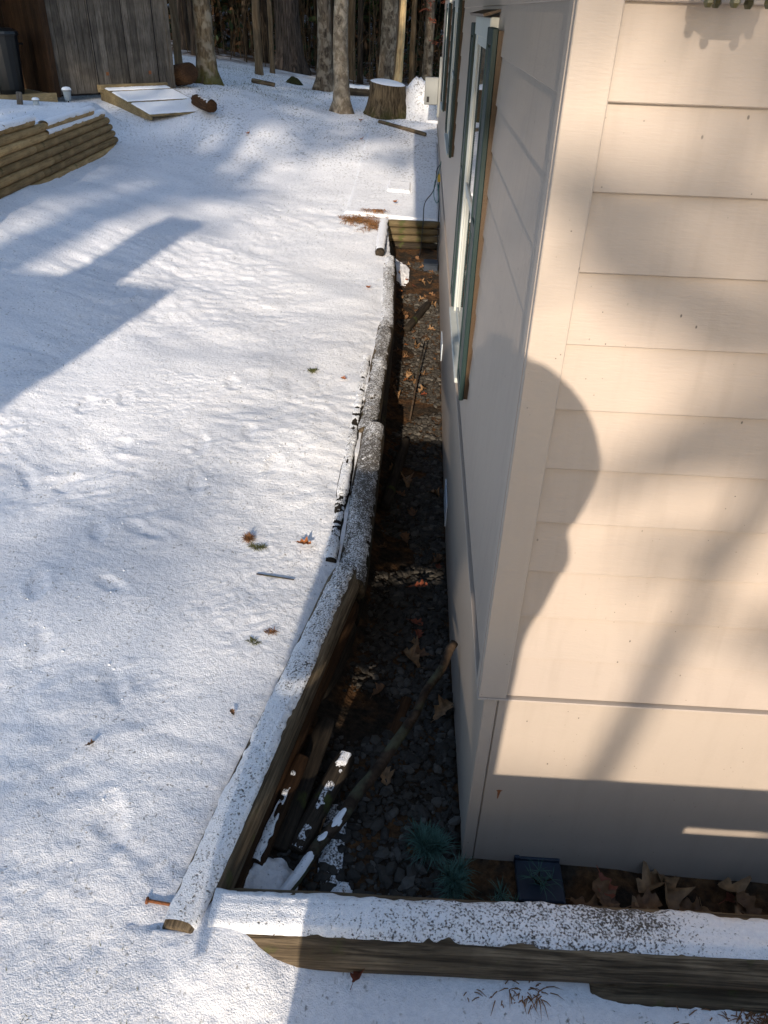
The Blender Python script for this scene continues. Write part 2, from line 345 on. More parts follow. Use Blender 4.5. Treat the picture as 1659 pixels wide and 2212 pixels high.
def snow_z(x, y):
    z = base_z(x, y)
    near = 1-sstep(9, 16, y)
    z = z+.022*fbm(x*.9, y*.9, 0, 3, 2)*(1+near) + near*((.25+.95*sstep(-.25, .35, fbm(x*.8, y*.8, 0, 61, 2)))*(.010*fbm(x*3.4+.8*noise3(x*1.1, y*1.1, 0, 62), y*5.0, 0, 5, 3)+.005*noise3(x*12+2*noise3(x*2, y*2, 0, 63), y*15, 0, 9))+(.3+1.1*sstep(-.1, .4, fbm(x*1.7, y*1.7, 0, 64, 2)))*.0035*noise3(x*34, y*36, 0, 11))+.018*near*fbm(x*1.7, y*2.2, 0, 65, 2)
    for px, py, a in PRINTS:
        dx, dy = x-px, y-py; ca, sa = math.cos(a), math.sin(a); u = (dx*ca+dy*sa)/.058; v = (-dx*sa+dy*ca)/.14
        q = np.sqrt(u*u+v*v)
        qn = q+.55*fbm(x*11, y*11, px, 23, 2); z = z-.010*(1-sstep(.35, 1.15, qn))+.004*np.exp(-((qn-1.3)/.35)**2)*(.5+.5*noise3(x*25, y*25, 0, 21))+(q < 1.4)*.003*noise3(x*40, y*60, 0, 24)
    # soft roll down to the edge logs
    d = np.abs(x-left_x(y)); inr = (x < left_x(y)+.02) & (y > -.6) & (y < 10.4)
    z = np.where(inr, z-.03*np.exp(-(d/.16)**2), z)
    return z
def in_trench(x, y):
    return (y > -.5) & (y < 10.46) & (x > left_x(y)) & ((y < .06) | (x < .3)) | ((x > .1) & (y > -.4) & (y < 30) & (x < 9))

def axis(parts):
    a = [np.arange(s, e, st) for s, e, st in parts]; return np.unique(np.round(np.concatenate(a+[np.array([parts[-1][1]])]), 4))
xs = axis([(-70, -24, 4), (-24, -10, 1.0), (-10, -7, .25), (-7, -3.6, .05), (-3.6, 1.6, .018), (1.6, 4, .08), (4, 12, .5), (12, 60, 4)])
ys = axis([(-60, -8, 4), (-8, -1.4, .4), (-1.4, 4.2, .018), (4.2, 8, .032), (8, 12, .05), (12, 20, .1), (20, 34, .25), (34, 64, .8), (64, 110, 5)])
X, Y = np.meshgrid(xs, ys, indexing='ij'); Z = snow_z(X, Y)
Z = np.where(in_trench(X, Y), np.minimum(Z, -.55), Z)
ground = fastmesh('ground', np.c_[X.ravel(), Y.ravel(), Z.ravel()], grid_faces(len(xs), len(ys)), 'lawn_snow'); tag(ground, kind='structure')

def floor_z(x, y):
    x = np.asarray(x, float); y = np.asarray(y, float)
    z = np.interp(y, [-.6, .2, 1.2, 2.5, 4.5, 7, 9, 10.4], [.0, -.0, -.16, -.28, -.28, -.16, -.02, .06])
    z = z-.05*sstep(.2, 1.4, x)*(y < .1)+.10*np.exp(-((x-left_x(y))/.14)**2)+.10*(1-sstep(-.55, -.25, y))
    return z+.012*fbm(x*6, y*6, 0, 31, 2)
fx = axis([(-1.25, .12, .03), (.12, 6.6, .1)]); fy = axis([(-.56, 2.2, .03), (2.2, 10.5, .06)])
X, Y = np.meshgrid(fx, fy, indexing='ij'); Z = floor_z(X, Y); Z = np.where((X > .1) & (Y > .04), -.6, Z)
Z = np.where(X < left_x(Y)+.0, -.5, Z)
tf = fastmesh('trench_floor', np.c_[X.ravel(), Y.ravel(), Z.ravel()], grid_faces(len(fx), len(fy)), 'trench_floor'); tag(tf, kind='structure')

# ---------------------------------------------------------------- house
house = empty('house', (0, 0, 0), label='beige clapboard house with green shutters standing over the dark trench', cat='house')
EXP, ZB, ZT = .2, 1.089, 4.05
HY, HX = 17.5, 8.0
def lap_board(z0, z1, axis_, a0, a1, parent, mat='siding_paint'):
    lp = .025 if axis_ == 'x' else .015
    b = MB(); prof = [(-.002, z1+.012), (-.006, z1+.012), (-lp, z0+.003), (-lp+.003, z0), (-.002, z0)]      # offset outwards (negative), z
    if axis_ == 'x': b.prism([(p[0], p[1]) for p in prof], a0, a1, 'x')
    else:
        b.prism([(p[0], p[1]) for p in prof], a0, a1, 'y')
    return b.build('siding_board', mat, parent)
NB = int((ZT-ZB)/EXP)+1
for k in range(NB):
    z0 = ZB+k*EXP
    lap_board(z0, z0+EXP, 'x', .075, HX, house)
    lap_board(z0, z0+EXP, 'y', .05, HY, house)
b = MB(); b.box((.0, .0, -.7), (HX, HY, ZB+.0)); b.build('foundation_wall', 'foundation_paint', house)
b = MB(); b.box((.01, .003, ZB+.002), (HX-.02, HY-.02, ZT+.3)); b.build('wall_core', 'siding_paint', house)
b = MB(); b.box((-.030, -.034, ZB-.008), (.075, -.0005, ZT), ch=.003); b.build('corner_board', 'trim_paint', house)
b = MB(); b.box((-.032, .0005, ZB-.006), (-.0005, .06, ZT), ch=.003); b.build('corner_board', 'trim_paint', house)
b = MB(); b.box((.052, -.012, -.4), (HX, -.0006, ZB-.014), ch=.003); b.build('skirt_panel', 'foundation_paint', house)
b = MB(); b.box((-.004, -.014, -.4), (.048, -.0006, ZB-.016), ch=.004); b.build('skirt_corner_board', 'foundation_paint', house)
b = MB(); b.box((-.033, -.038, ZB-.017), (HX, -.0008, ZB-.009), ch=.002); b.box((-.033, .001, ZB-.017), (-.0008, HY, ZB-.009), ch=.002); b.build('flashing', 'trim_paint', house)
b = MB(); b.add([(.103, -.0135, .505), (.115, -.0145, .512), (.13, -.0135, .506), (.122, -.0135, .497), (.109, -.0135, .496), (.112, -.0133, .45), (.116, -.0133, .45)], [(0, 4, 3, 2, 1), (4, 5, 6, 3)]); b.build('rust_mark', 'rust', house)
# roof: wide eave on the long side, gable on the front
OV = 1.30
b = MB(); ez = 3.86
for (x0, z0, x1, z1) in ((-OV, ez, 4.2, ez+2.4),):
    b.add([(x0, -.35, z0), (x1, -.35, z1), (x1, 8.7, z1), (x0, 8.7, z0), (x0, -.35, z0+.14), (x1, -.35, z1+.14), (x1, 8.7, z1+.14), (x0, 8.7, z0+.14)], [(0, 1, 2, 3), (7, 6, 5, 4), (0, 4, 5, 1), (1, 5, 6, 2), (2, 6, 7, 3), (3, 7, 4, 0)])
b.add([(.05, 8.7, 4.29), (4.2, 8.7, 6.26), (4.2, HY+.3, 6.26), (.05, HY+.3, 4.29), (.05, 8.7, 4.42), (4.2, 8.7, 6.4), (4.2, HY+.3, 6.4), (.05, HY+.3, 4.42)], [(0, 1, 2, 3), (7, 6, 5, 4), (0, 4, 5, 1), (1, 5, 6, 2), (2, 6, 7, 3), (3, 7, 4, 0)])
b.add([(4.2, -.35, 6.26), (8.9, -.35, 4.0), (8.9, HY+.3, 4.0), (4.2, HY+.3, 6.26), (4.2, -.35, 6.4), (8.9, -.35, 4.14), (8.9, HY+.3, 4.14), (4.2, HY+.3, 6.4)], [(0, 1, 2, 3), (7, 6, 5, 4), (0, 4, 5, 1), (1, 5, 6, 2), (2, 6, 7, 3), (3, 7, 4, 0)])
b.build('roof', 'roof_shingle', house)
b = MB(); b.prism([(0.02, ZT+.2), (HX-.02, ZT+.2), (4.2, 6.2)], .004, .02, 'y'); b.build('gable_panel', 'siding_paint', house)

def window(y0, y1, z0, z1, sh=.36, depth=.03):
    w = empty('window', (0, 0, 0)); w.parent = house
    fr = MB(); t_ = .075
    fr.box((-.045, y0, z0), (-.001, y0+t_, z1), ch=.004); fr.box((-.045, y1-t_, z0), (-.001, y1, z1), ch=.004)
    fr.box((-.052, y0-.02, z1), (-.001, y1+.02, z1+.10), ch=.004); fr.build('window_frame', 'white_paint', w)
    sl = MB(); sl.box((-.075, y0-.03, z0-.035), (-.001, y1+.03, z0+.0), ch=.005); sl.build('sill', 'white_paint', w)
    dc = MB(); dc.prism([(-.085, z1+.10), (-.002, z1+.125), (-.002, z1+.135), (-.095, z1+.112)], y0-.05, y1+.05, 'y'); dc.build('drip_cap', 'shutter_back', w)
    zm = (z0+z1)/2
    for a, c_, off in ((z0, zm+.02, .018), (zm-.02, z1, .026)):
        s_ = MB(); s_.box((-off-.012, y0+t_, a), (-off+.006, y0+t_+.05, c_), ch=.003); s_.box((-off-.012, y1-t_-.05, a), (-off+.006, y1-t_, c_), ch=.003)
        s_.box((-off-.0115, y0+t_+.05, a), (-off+.006, y1-t_-.05, a+.05), ch=.003); s_.box((-off-.0115, y0+t_+.05, c_-.05), (-off+.006, y1-t_-.05, c_), ch=.003)
        q = s_.build('sash', 'white_paint', w)
        g = MB(); g.box((-off-.002, y0+t_+.05, a+.05), (-off+.001, y1-t_-.05, c_-.05)); g.build('pane', 'window_glass', w)
    for ya, yb in ((y0-sh-.012, y0-.012), (y1+.012, y1+sh+.012)):
        s_ = empty('shutter', (0, 0, 0)); s_.parent = house
        p_ = MB(); zl, zh = z0+.005, z1+.06
        p_.box((-.062, ya, zl), (-.034, ya+.05, zh), ch=.004); p_.box((-.062, yb-.05, zl), (-.034, yb, zh), ch=.004)
        for zz in (zl, (zl+zh)/2-.03, zh-.07): p_.box((-.0605, ya+.05, zz), (-.0345, yb-.05, zz+.07), ch=.003)
        p_.build('shutter_frame', 'shutter_green', s_)
        for za, zb in ((zl+.078, (zl+zh)/2-.038), ((zl+zh)/2+.048, zh-.078)):
            l_ = MB(); l_.box((-.056, ya+.056, za), (-.036, yb-.056, zb), ch=.008); l_.build('panel', 'shutter_green', s_)
        bk = MB(); bk.box((-.0335, ya+.002, zl+.01), (-.008, yb-.004, zh-.01)); bk.build('backing_board', 'shutter_back', s_)
window(2.40, 3.72, 1.345, 3.14)
window(7.15, 8.75, 1.95, 3.30)
window(11.6, 12.8, 1.95, 3.30)

def vent(y0, z0, label):
    v = empty('foundation_vent', (0, y0, z0), label=label, cat='vent')
    b = MB(); b.box((-.012, 0, 0), (-.001, .42, .20), ch=.003); p = b.build('vent_plate', 'vent_white', v)
    h = MB()
    for i in range(5):
        for j in range(16):
            th = [2*math.pi*k/6 for k in range(6)]; yy_ = .03+j*.024; zz_ = .03+i*.034
            pts = [(-.0135, yy_+.005*math.cos(a), zz_+.005*math.sin(a)) for a in th]; h.add(pts, [tuple(range(6))])
    tag(h.build('perforations', 'hole', p), kind='stuff')
    return v
vent(2.98, -.20, 'pale blue perforated vent low on the foundation near the corner')
vent(6.1, -.06, 'small pale perforated vent low on the foundation far below the window')

# ---------------------------------------------------------------- lantern and boxes on the house
ln = empty('wall_lantern', (.285, -.165, 3.296), label='mossy bronze wall lantern at the top right on the sunlit siding', cat='lantern')
def ring(r, n=6, z=0, ph=0): return [(r*math.cos(2*math.pi*k/n+ph), r*math.sin(2*math.pi*k/n+ph), z) for k in range(n)]
def loft(rings, cap=True):
    n = len(rings[0]); v = [p for r_ in rings for p in r_]; f = []
    for i in range(len(rings)-1):
        for k in range(n): f.append((i*n+k, i*n+(k+1) % n, (i+1)*n+(k+1) % n, (i+1)*n+k))
    if cap: f += [tuple(range(n-1, -1, -1)), tuple(range((len(rings)-1)*n, len(rings)*n))]
    return v, f
b = MB(); b.add(*loft([ring(.062, z=0), ring(.082, z=.018), ring(.082, z=.03), ring(.074, z=.035)])); b.build('base_plate', 'bronze', ln)
for p in ring(.068): b = MB(); b.add(*loft([ring(.006, 6, -.016), ring(.011, 6, -.008), ring(.008, 6, .012)])); o = b.build('foot_knob', 'bronze', ln, loc=(p[0], p[1], 0))
for p in ring(.076): b = MB(); b.tube([(p[0], p[1], .03), (p[0]*1.16, p[1]*1.16, .25)], .006, 6); b.build('frame_bar', 'bronze', ln)
b = MB(); b.add(*loft([ring(.070, z=.035), ring(.084, z=.25)], False)); b.build('glass_shade', 'lamp_glass', ln)
b = MB(); b.add(*loft([ring(.105, z=.25), ring(.10, z=.27), ring(.04, z=.34), ring(.015, z=.37), ring(.012, z=.40)])); b.build('cap', 'bronze', ln)
b = MB(); b.box((-.03, .125, .10), (.03, .161, .30), ch=.006); b.tube([(0, .13, .2), (0, .08, .36), (0, 0, .42), (0, 0, .38)], .010, 8); b.build('bracket', 'bronze', ln)

mb = empty('utility_box', (-.20, 16.6, 1.55), label='pale grey utility box at the far end of the house wall', cat='box')
b = MB(); b.box((-.15, 0, 0), (.14, .16, .52), ch=.01); b.build('box_body', 'grey_metal', mb)
b = MB(); b.box((-.145, -.012, .01), (.135, -.0005, .51), ch=.006); q = b.build('door_panel', 'grey_metal', mb)
b = MB(); b.box((-.10, -.018, .05), (-.045, -.0125, .16)); b.build('label_plate', 'wire_black', q)
b = MB(); b.box((.14, .03, -.25), (.195, .12, .9), ch=.006); b.build('conduit_panel', 'grey_metal', mb)

wr = empty('hanging_wires', (-.06, 11.5, .5), label='tangled black and teal wires hanging from the house wall to the ground', cat='wires')
def wire(pts, r, mat, name):
    P = [Vector(p) for p in pts]; out = []
    for i in range(len(P)-1):
        p0, p1, p2, p3 = P[max(i-1, 0)], P[i], P[i+1], P[min(i+2, len(P)-1)]
        for q in range(6):
            t = q/6; out.append(.5*((2*p1)+(-p0+p2)*t+(2*p0-5*p1+4*p2-p3)*t*t+(-p0+3*p1-3*p2+p3)*t**3))
    out.append(P[-1]); b = MB(); b.tube(out, r, 6); return b.build(name, mat, wr, True)
wire([(.045, .3, .62), (-.02, .1, .56), (-.03, 0, .38), (-.08, -.4, .30), (-.20, -.9, .22), (-.21, -1.3, .0), (-.24, -1.45, -.42), (-.36, -1.6, -.44)], .008, 'wire_black', 'wire')
wire([(.045, .3, .66), (.0, .0, .50), (-.05, -.15, .40), (-.05, -.25, .22), (.0, -.3, .12), (.03, -.35, .2), (.0, -.2, .4), (.03, -.1, .3)], .006, 'wire_teal', 'wire')
wire([(.05, .2, .55), (.03, .0, .3), (.04, -.5, .1), (.03, -1.2, -.1), (.035, -2.0, -.35)], .009, 'wire_black', 'wire')
b = MB(); b.box((.0, .05, .38), (.05, .12, .50), ch=.006); b.build('wire_clip', 'yellow_plastic', wr)

# ---------------------------------------------------------------- logs
def make_log(name, p0, p1, r, mat='log_wood', snow=None, seed=0, r1=None, squash=.92, seg=20, chip=0.0, **kw):
    p0, p1 = Vector(p0), Vector(p1); d = p1-p0; L = d.length; r1 = r1 or r
    n = max(10, int(L/.09)); tt = np.linspace(0, 1, n); th = np.linspace(0, 2*np.pi, seg, endpoint=False)
    T, TH = np.meshgrid(tt, th, indexing='ij')
    def radius(T, TH):
        rr = r+(r1-r)*T
        q = 1+.06*fbm(T*L*2.2, np.cos(TH)*1.3+seed, np.sin(TH)*1.3, seed, 2)+.022*noise3(T*L*1.1, np.cos(TH)*9+seed, np.sin(TH)*9, seed+5)
        if chip: q = q-chip*np.maximum(0, fbm(T*L*3.1, np.cos(TH)*2, np.sin(TH)*2+seed, seed+8, 2))
        return rr*q
    RR = radius(T, TH); e = .012/L
    Rend = RR.copy(); Rend[0] *= .90; Rend[-1] *= .90
    V = np.stack([T*L, Rend*np.cos(TH), Rend*np.sin(TH)*squash], -1).reshape(-1, 3)
    F = []
    for i in range(n-1):
        for k in range(seg): k2 = (k+1) % seg; F.append((i*seg+k, i*seg+k2, (i+1)*seg+k2, (i+1)*seg+k))
    b = MB(); b.add(V, F)
    c0 = [(-.006, .86*RR[0, k]*math.cos(th[k]), .86*RR[0, k]*math.sin(th[k])*squash) for k in range(seg)]
    c1 = [(L+.006, .86*RR[-1, k]*math.cos(th[k]), .86*RR[-1, k]*math.sin(th[k])*squash) for k in range(seg)]
    m = len(V); b.v.append(np.array(c0+c1)); b.n += 2*seg
    for k in range(seg):
        k2 = (k+1) % seg; b.f.append((k2, k, m+k, m+k2)); j = (n-1)*seg; b.f.append((j+k, j+k2, m+seg+k2, m+seg+k))
    b.f += [tuple(m+k for k in range(seg-1, -1, -1)), tuple(m+seg+k for k in range(seg))]
    o = b.build(name, mat, None, True)
    ax = d.normalized(); side = Vector((0, 0, 1)).cross(ax).normalized(); up = ax.cross(side)
    M = Matrix((ax, side, up)).transposed().to_4x4(); M.translation = p0; o.matrix_world = M
    tag(o, **kw)
    if snow:
        cover, lo, hi, thick, fine_ = snow['cover'], snow.get('lo', -1.0), snow.get('hi', 1.0), snow.get('t', .014), snow.get('fine', .8)
        na, nt_ = snow.get('na', 22), max(8, int(L/snow.get('step', .010)))
        ta = np.linspace(snow.get('t0', .005), snow.get('t1', .995), nt_); aa = np.linspace(lo, hi, na); T2, A2 = np.meshgrid(ta, aa, indexing='ij'); TH2 = np.pi/2-A2
        u = T2*L; vv = A2*r; edge = np.minimum(A2-lo, hi-A2)/(.5*(hi-lo))
        cv = cover(T2) if callable(cover) else cover; cs = snow.get('shape', None); cm_ = cv if cs is None else cs
        msk = cm_-.5+.42*fbm(u*7, vv*7, seed, seed+40, 3)+fine_*.14*noise3(u*38, vv*38, seed, seed+50)+.5*(np.minimum(edge*2.2, 1)-1)*.9
        hh = np.clip(msk*3.2, -.6, 1); rad = radius(T2, TH2 % (2*np.pi))+thick*hh
        P = np.stack([u, rad*np.cos(TH2), rad*np.sin(TH2)*squash], -1).reshape(-1, 3)
        s_ = fastmesh('snow_cap', P, grid_faces(nt_, na), 'log_snow', o)
        at_ = s_.data.attributes.new('cover', 'FLOAT', 'POINT'); at_.data.foreach_set('value', np.clip(snow.get('bias', 0)+cv+.25*fbm(u*3, vv*9, seed, seed+60, 2)+0*u, 0, 1).ravel().astype(np.float32))
    return o
G1 = 'top logs along the left edge of the trench'
def Lx(y): return float(left_x(y))
RL = .10
make_log('edge_log', (-1.105, -.60, .285), (-.675, 1.66, .30), .105, snow=dict(cover=lambda T: .93-.28*sstep(.55, 1, T), lo=-.62, hi=.85, t=.014, na=34, step=.0075, fine=.8, bias=-.22), seed=1,
         label='near left log of the trench edge thick with snow, bent in towards the house', cat='log', group=G1)
make_log('edge_log', (-.655, 1.54, .265), (-.635, 3.66, .275), .103, snow=dict(cover=.22, shape=.78, lo=-1.1, hi=1.0, t=.008, na=34, step=.008, fine=1.0), seed=2,
         label='second trench edge log from the camera, dark and thinly frosted with snow', cat='log', group=G1)
make_log('edge_log', (-.69, 3.56, .262), (-.655, 6.15, .278), .095, snow=dict(cover=.30, shape=.70, lo=-1.2, hi=1.0, t=.010, na=24, step=.010, fine=1.0), seed=3,
         label='third trench edge log from the camera with patchy snow beneath the window', cat='log', group=G1)
make_log('edge_log', (-.645, 6.10, .262), (-.735, 8.85, .29), .09, snow=dict(cover=.48, shape=.72, lo=-1.2, hi=1.0, t=.012, na=20, step=.012, fine=1.0), seed=4,
         label='farthest trench edge log, pale with snow, ending near the ribbed timber end wall', cat='log', group=G1)
make_log('buried_log', (-.80, 1.75, .295), (-.80, 5.2, .29), .055, 'dark_log_wood', snow=dict(cover=.62, lo=-1.1, hi=1.1, t=.010, na=14, step=.012), seed=5,
         label='thin half-buried log line between the lawn snow and the second edge log', cat='log')
make_log('corner_post_log', (-.86, 8.75, .41), (-.885, 10.42, .455), .07, 'dark_log_wood', snow=dict(cover=.95, lo=-1.2, hi=1.1, t=.016, na=14, step=.02), seed=6,
         label='short snowy log leading to the left end of the ribbed timber end wall', cat='log')
G2 = 'lower logs in the shaded side of the trench'
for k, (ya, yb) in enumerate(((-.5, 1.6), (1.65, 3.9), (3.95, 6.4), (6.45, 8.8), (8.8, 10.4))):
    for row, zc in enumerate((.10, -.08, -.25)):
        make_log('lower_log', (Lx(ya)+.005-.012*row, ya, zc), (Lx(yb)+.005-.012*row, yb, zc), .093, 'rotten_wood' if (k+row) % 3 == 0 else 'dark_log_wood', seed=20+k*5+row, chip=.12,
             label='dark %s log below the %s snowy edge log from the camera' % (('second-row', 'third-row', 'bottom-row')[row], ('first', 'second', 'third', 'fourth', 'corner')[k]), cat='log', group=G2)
make_log('front_log', (-1.02, -.52, .248), (1.75, -.478, .248), .135, 'log_wood', snow=dict(cover=lambda T: .98-.50*sstep(.12, .36, T)+.40*sstep(.55, .76, T), lo=-.62, hi=.72, t=.015, na=34, step=.007, fine=.6, shape=.95), seed=7,
         label='long weathered log across the bottom of the picture, top half covered in speckled snow', cat='log')
make_log('front_log', (1.78, -.47, .275), (4.2, -.43, .27), .105, 'log_wood', snow=dict(cover=.9, lo=-.8, hi=.8, t=.015, step=.02), seed=8,
         label='next weathered log continuing the front edge beyond the right side', cat='log')
make_log('lower_front_log', (.46, -.575, .085), (2.9, -.535, .08), .11, 'log_wood', seed=9,
         label='lower pale log under the front log at the bottom right', cat='log')
make_log('lower_front_log', (-.85, -.50, .09), (.43, -.505, .10), .09, 'dark_log_wood', seed=10,
         label='dark buried log beneath the left half of the front log', cat='log')
# snow piled over the joint of the two logs
n = 60; A, B = np.meshgrid(np.linspace(0, 1, n), np.linspace(0, 1, n), indexing='ij')
px_, py_ = -1.32+.88*A, -1.06+.60*B; gz_ = snow_z(px_, py_)
wx_ = .92*(1-sstep(-1.0, -.58, px_+.05*noise3(px_*8, py_*8, 0, 79)))*sstep(-1.32, -.92, px_); ty_ = sstep(-1.06, -.58, py_)**1.4*(1-.35*sstep(-.54, -.46, py_))
pz_ = gz_-.007+(.385-gz_)*ty_*wx_+.006*fbm(px_*9, py_*9, 0, 77, 3)*np.minimum(1, 3*ty_*wx_)
sm = fastmesh('snow_mound', np.c_[px_.ravel(), py_.ravel(), pz_.ravel()], grid_faces(n, n), 'lawn_snow'); tag(sm, 'small mound of snow heaped where the two front logs meet', 'snow mound')

nl = empty('rusty_nail', (-1.255, -.505, .365), label='rusty nail sticking out of the near end of the snowy left log', cat='nail')
b = MB(); b.tube([(0, 0, 0), (.10, -.004, -.012)], .0065, 8); b.build('shank', 'rust', nl, True)
b = MB(); b.tube([(-.010, 0, .001), (-.004, 0, .0005), (.0, 0, 0)], [.012, .015, .011], 10); b.build('head', 'rust', nl, True)

# fallen pieces in the near corner of the trench
make_log('rotten_log_piece', (-.92, -.16, .09), (-.79, .38, .14), .038, 'rotten_wood', snow=dict(cover=lambda T: .60*(T < .9), lo=-.7, hi=.7, t=.010, na=16, bias=-.05, fine=1.5), seed=31, chip=.5,
         label='crumbling reddish log piece with a stripe of snow beside the near left log', cat='log piece')
make_log('short_log_piece', (-.76, -.05, .03), (-.575, .44, .10), .052, 'dark_log_wood', snow=dict(cover=lambda T: .30+.32*(T > .84), lo=-.8, hi=.5, t=.008, na=18, fine=1.6, bias=.12), seed=32, chip=.25,
         label='short dark round log with blotches of snow lying in the trench corner', cat='log piece')
make_log('split_plank', (-.835, -.06, .06), (-.70, .66, .10), .05, 'dark_log_wood', seed=33, chip=.3, squash=.5,
         label='dark split log slab lying between the rotten piece and the short log', cat='log piece')
make_log('split_plank', (-.40, .55, -.06), (-.27, 1.05, -.12), .030, 'rotten_wood', seed=34, chip=.4, squash=.5,
         label='reddish strip of rotten bark lying on the gravel mid-trench', cat='log piece')
make_log('split_plank', (-.50, 3.2, -.18), (-.36, 4.5, -.26), .05, 'dark_log_wood', seed=35, chip=.2,
         label='dark log half hidden on the gravel beside the second edge log', cat='log piece')
make_log('split_plank', (-.42, 7.2, -.10), (-.16, 8.0, -.03), .05, 'dark_log_wood', seed=36, chip=.2,
         label='short brown log lying across the sunlit leaves far down the trench', cat='log piece')
def snow_patch(x0, y0, rx, ry, label, s, zoff=.02, cov=.95):
    n = 30; U = np.linspace(-1, 1, n); A, B = np.meshgrid(U, U, indexing='ij')
    px, py = x0+rx*A, y0+ry*B; msk = 1-np.sqrt(A*A+B*B)+.45*fbm(px*12, py*12, 0, s, 3)
    pz = floor_z(px, py)+.01+(zoff+.012)*np.clip(msk*2, -1, 1)+.006*noise3(px*50, py*50, 0, s)
    F = grid_faces(n, n)
    o = fastmesh('snow_patch', np.c_[px.ravel(), py.ravel(), pz.ravel()], F, 'log_snow')
    at_ = o.data.attributes.new('cover', 'FLOAT', 'POINT'); at_.data.foreach_set('value', np.full(n*n, cov, dtype=np.float32)); return tag(o, label, 'snow')
snow_patch(-.86, -.27, .13, .17, 'patch of snow in the trench corner under the log ends', 51, .035)
snow_patch(-.60, .02, .055, .20, 'faint snow dusting on the trench floor beside the leaning branch', 52, .004, .42)
snow_patch(-.55, -.27, .06, .10, 'small snow patch behind the front log at the foot of the branch', 53, .012, .7)
snow_patch(-.58, 9.2, .14, .5, 'snow at the far end of the trench by the ribbed timbers', 54, .03)

# leaning branch
pts = [(-.80, -.30, .06), (-.62, .0, .10), (-.45, .28, .135), (-.30, .52, .19), (-.17, .78, .25), (-.030, 1.06, .335)]
rad = [.029, .030, .028, .026, .023, .027]
br = empty('leaning_branch', (0, 0, 0), label='bare lichen-spotted branch leaning from the trench corner onto the foundation', cat='branch')
P = [Vector(p) for p in pts]; b = MB(); dense = []; dr = []
for i in range(len(P)-1):
    for q in range(6):
        t_ = q/6; dense.append(P[i].lerp(P[i+1], t_)+Vector((.006*math.sin(i*6+q), .004*math.cos((i*6+q)*1.3), .004*math.sin((i*6+q)*.9)))); dr.append(rad[i]+(rad[i+1]-rad[i])*t_)
dense.append(P[-1]); dr.append(rad[-1]*.9)
b.tube(dense, dr, 12, True, .18, 4); b.build('stem', 'branch_bark', br, True)
b = MB(); n = 60; 
uu = np.linspace(.0, .62, n); aa = np.linspace(-.9, .9, 9); V = []; 
D = np.array([tuple(p) for p in dense]); 
for u in uu:
    q = u*(len(D)-1); i = int(q); c_ = D[i]+(D[min(i+1, len(D)-1)]-D[i])*(q-i); r_ = np.interp(q, range(len(dr)), dr)
    for a in aa: V.append((c_[0]+r_*1.03*math.sin(a)*.85, c_[1]-r_*math.sin(a)*.5, c_[2]+r_*1.04*math.cos(a)))
V = np.array(V); m = .30-1.3*np.repeat(uu, 9)+.5*fbm(V[:, 0]*16, V[:, 1]*16, V[:, 2]*4, 91, 3)-.35*np.abs(np.tile(aa, n)); V[:, 2] += .010*np.clip(m*2, -1.2, 1)
fastmesh('snow_streak', V, grid_faces(n, 9), 'clean_snow', br)

# ribbed timber wall at the far end of the trench
tw = empty('trench_end_wall', (0, 10.45, 0), label='ribbed wall of stacked dark timbers closing the far end of the trench', cat='retaining wall')
for k in range(5):
    o = make_log('timber', (-.84, 10.47, .435-.112*k), (-.012, 10.49, .435-.112*k), .060, 'timber_dark' if k < 3 else 'dark_log_wood', seed=60+k, seg=14); o.parent = tw; o.matrix_parent_inverse = Matrix.Translation((0, -10.45, 0))
# snow-covered slab beyond it
def slab(name, x0, x1, y0, y1, lift, nx, ny, label, cat, skew=0.0):
    a = np.linspace(0, 1, nx); c_ = np.linspace(0, 1, ny); A, B = np.meshgrid(a, c_, indexing='ij')
    px, py = x0+(x1-x0)*A+skew*(B-.5)*(1-A), y0+(y1-y0)*B; ed = np.minimum(np.minimum(A*(x1-x0), (1-A)*(x1-x0)+.02), np.minimum(B, 1-B)*(y1-y0))
    pz = base_z(px, py)-.06+(lift+.06)*sstep(0, .05, ed+.004)+.004*fbm(px*3, py*5, 0, 71, 3)+.0025*noise3(px*14, py*20, 0, 72)
    o = fastmesh(name, np.c_[px.ravel(), py.ravel(), pz.ravel()], grid_faces(nx, ny), 'lawn_snow'); return tag(o, label, cat)
slab('snowy_slab', -1.55, .0, 10.56, 16.2, .03, 50, 150, 'flat snow-covered slab along the house beyond the trench, half in house shade', 'slab')
slab('snowy_board', -.95, -.50, 12.05, 12.75, .07, 20, 26, 'small bright rectangular snow-covered board lying on the snowy slab', 'board')

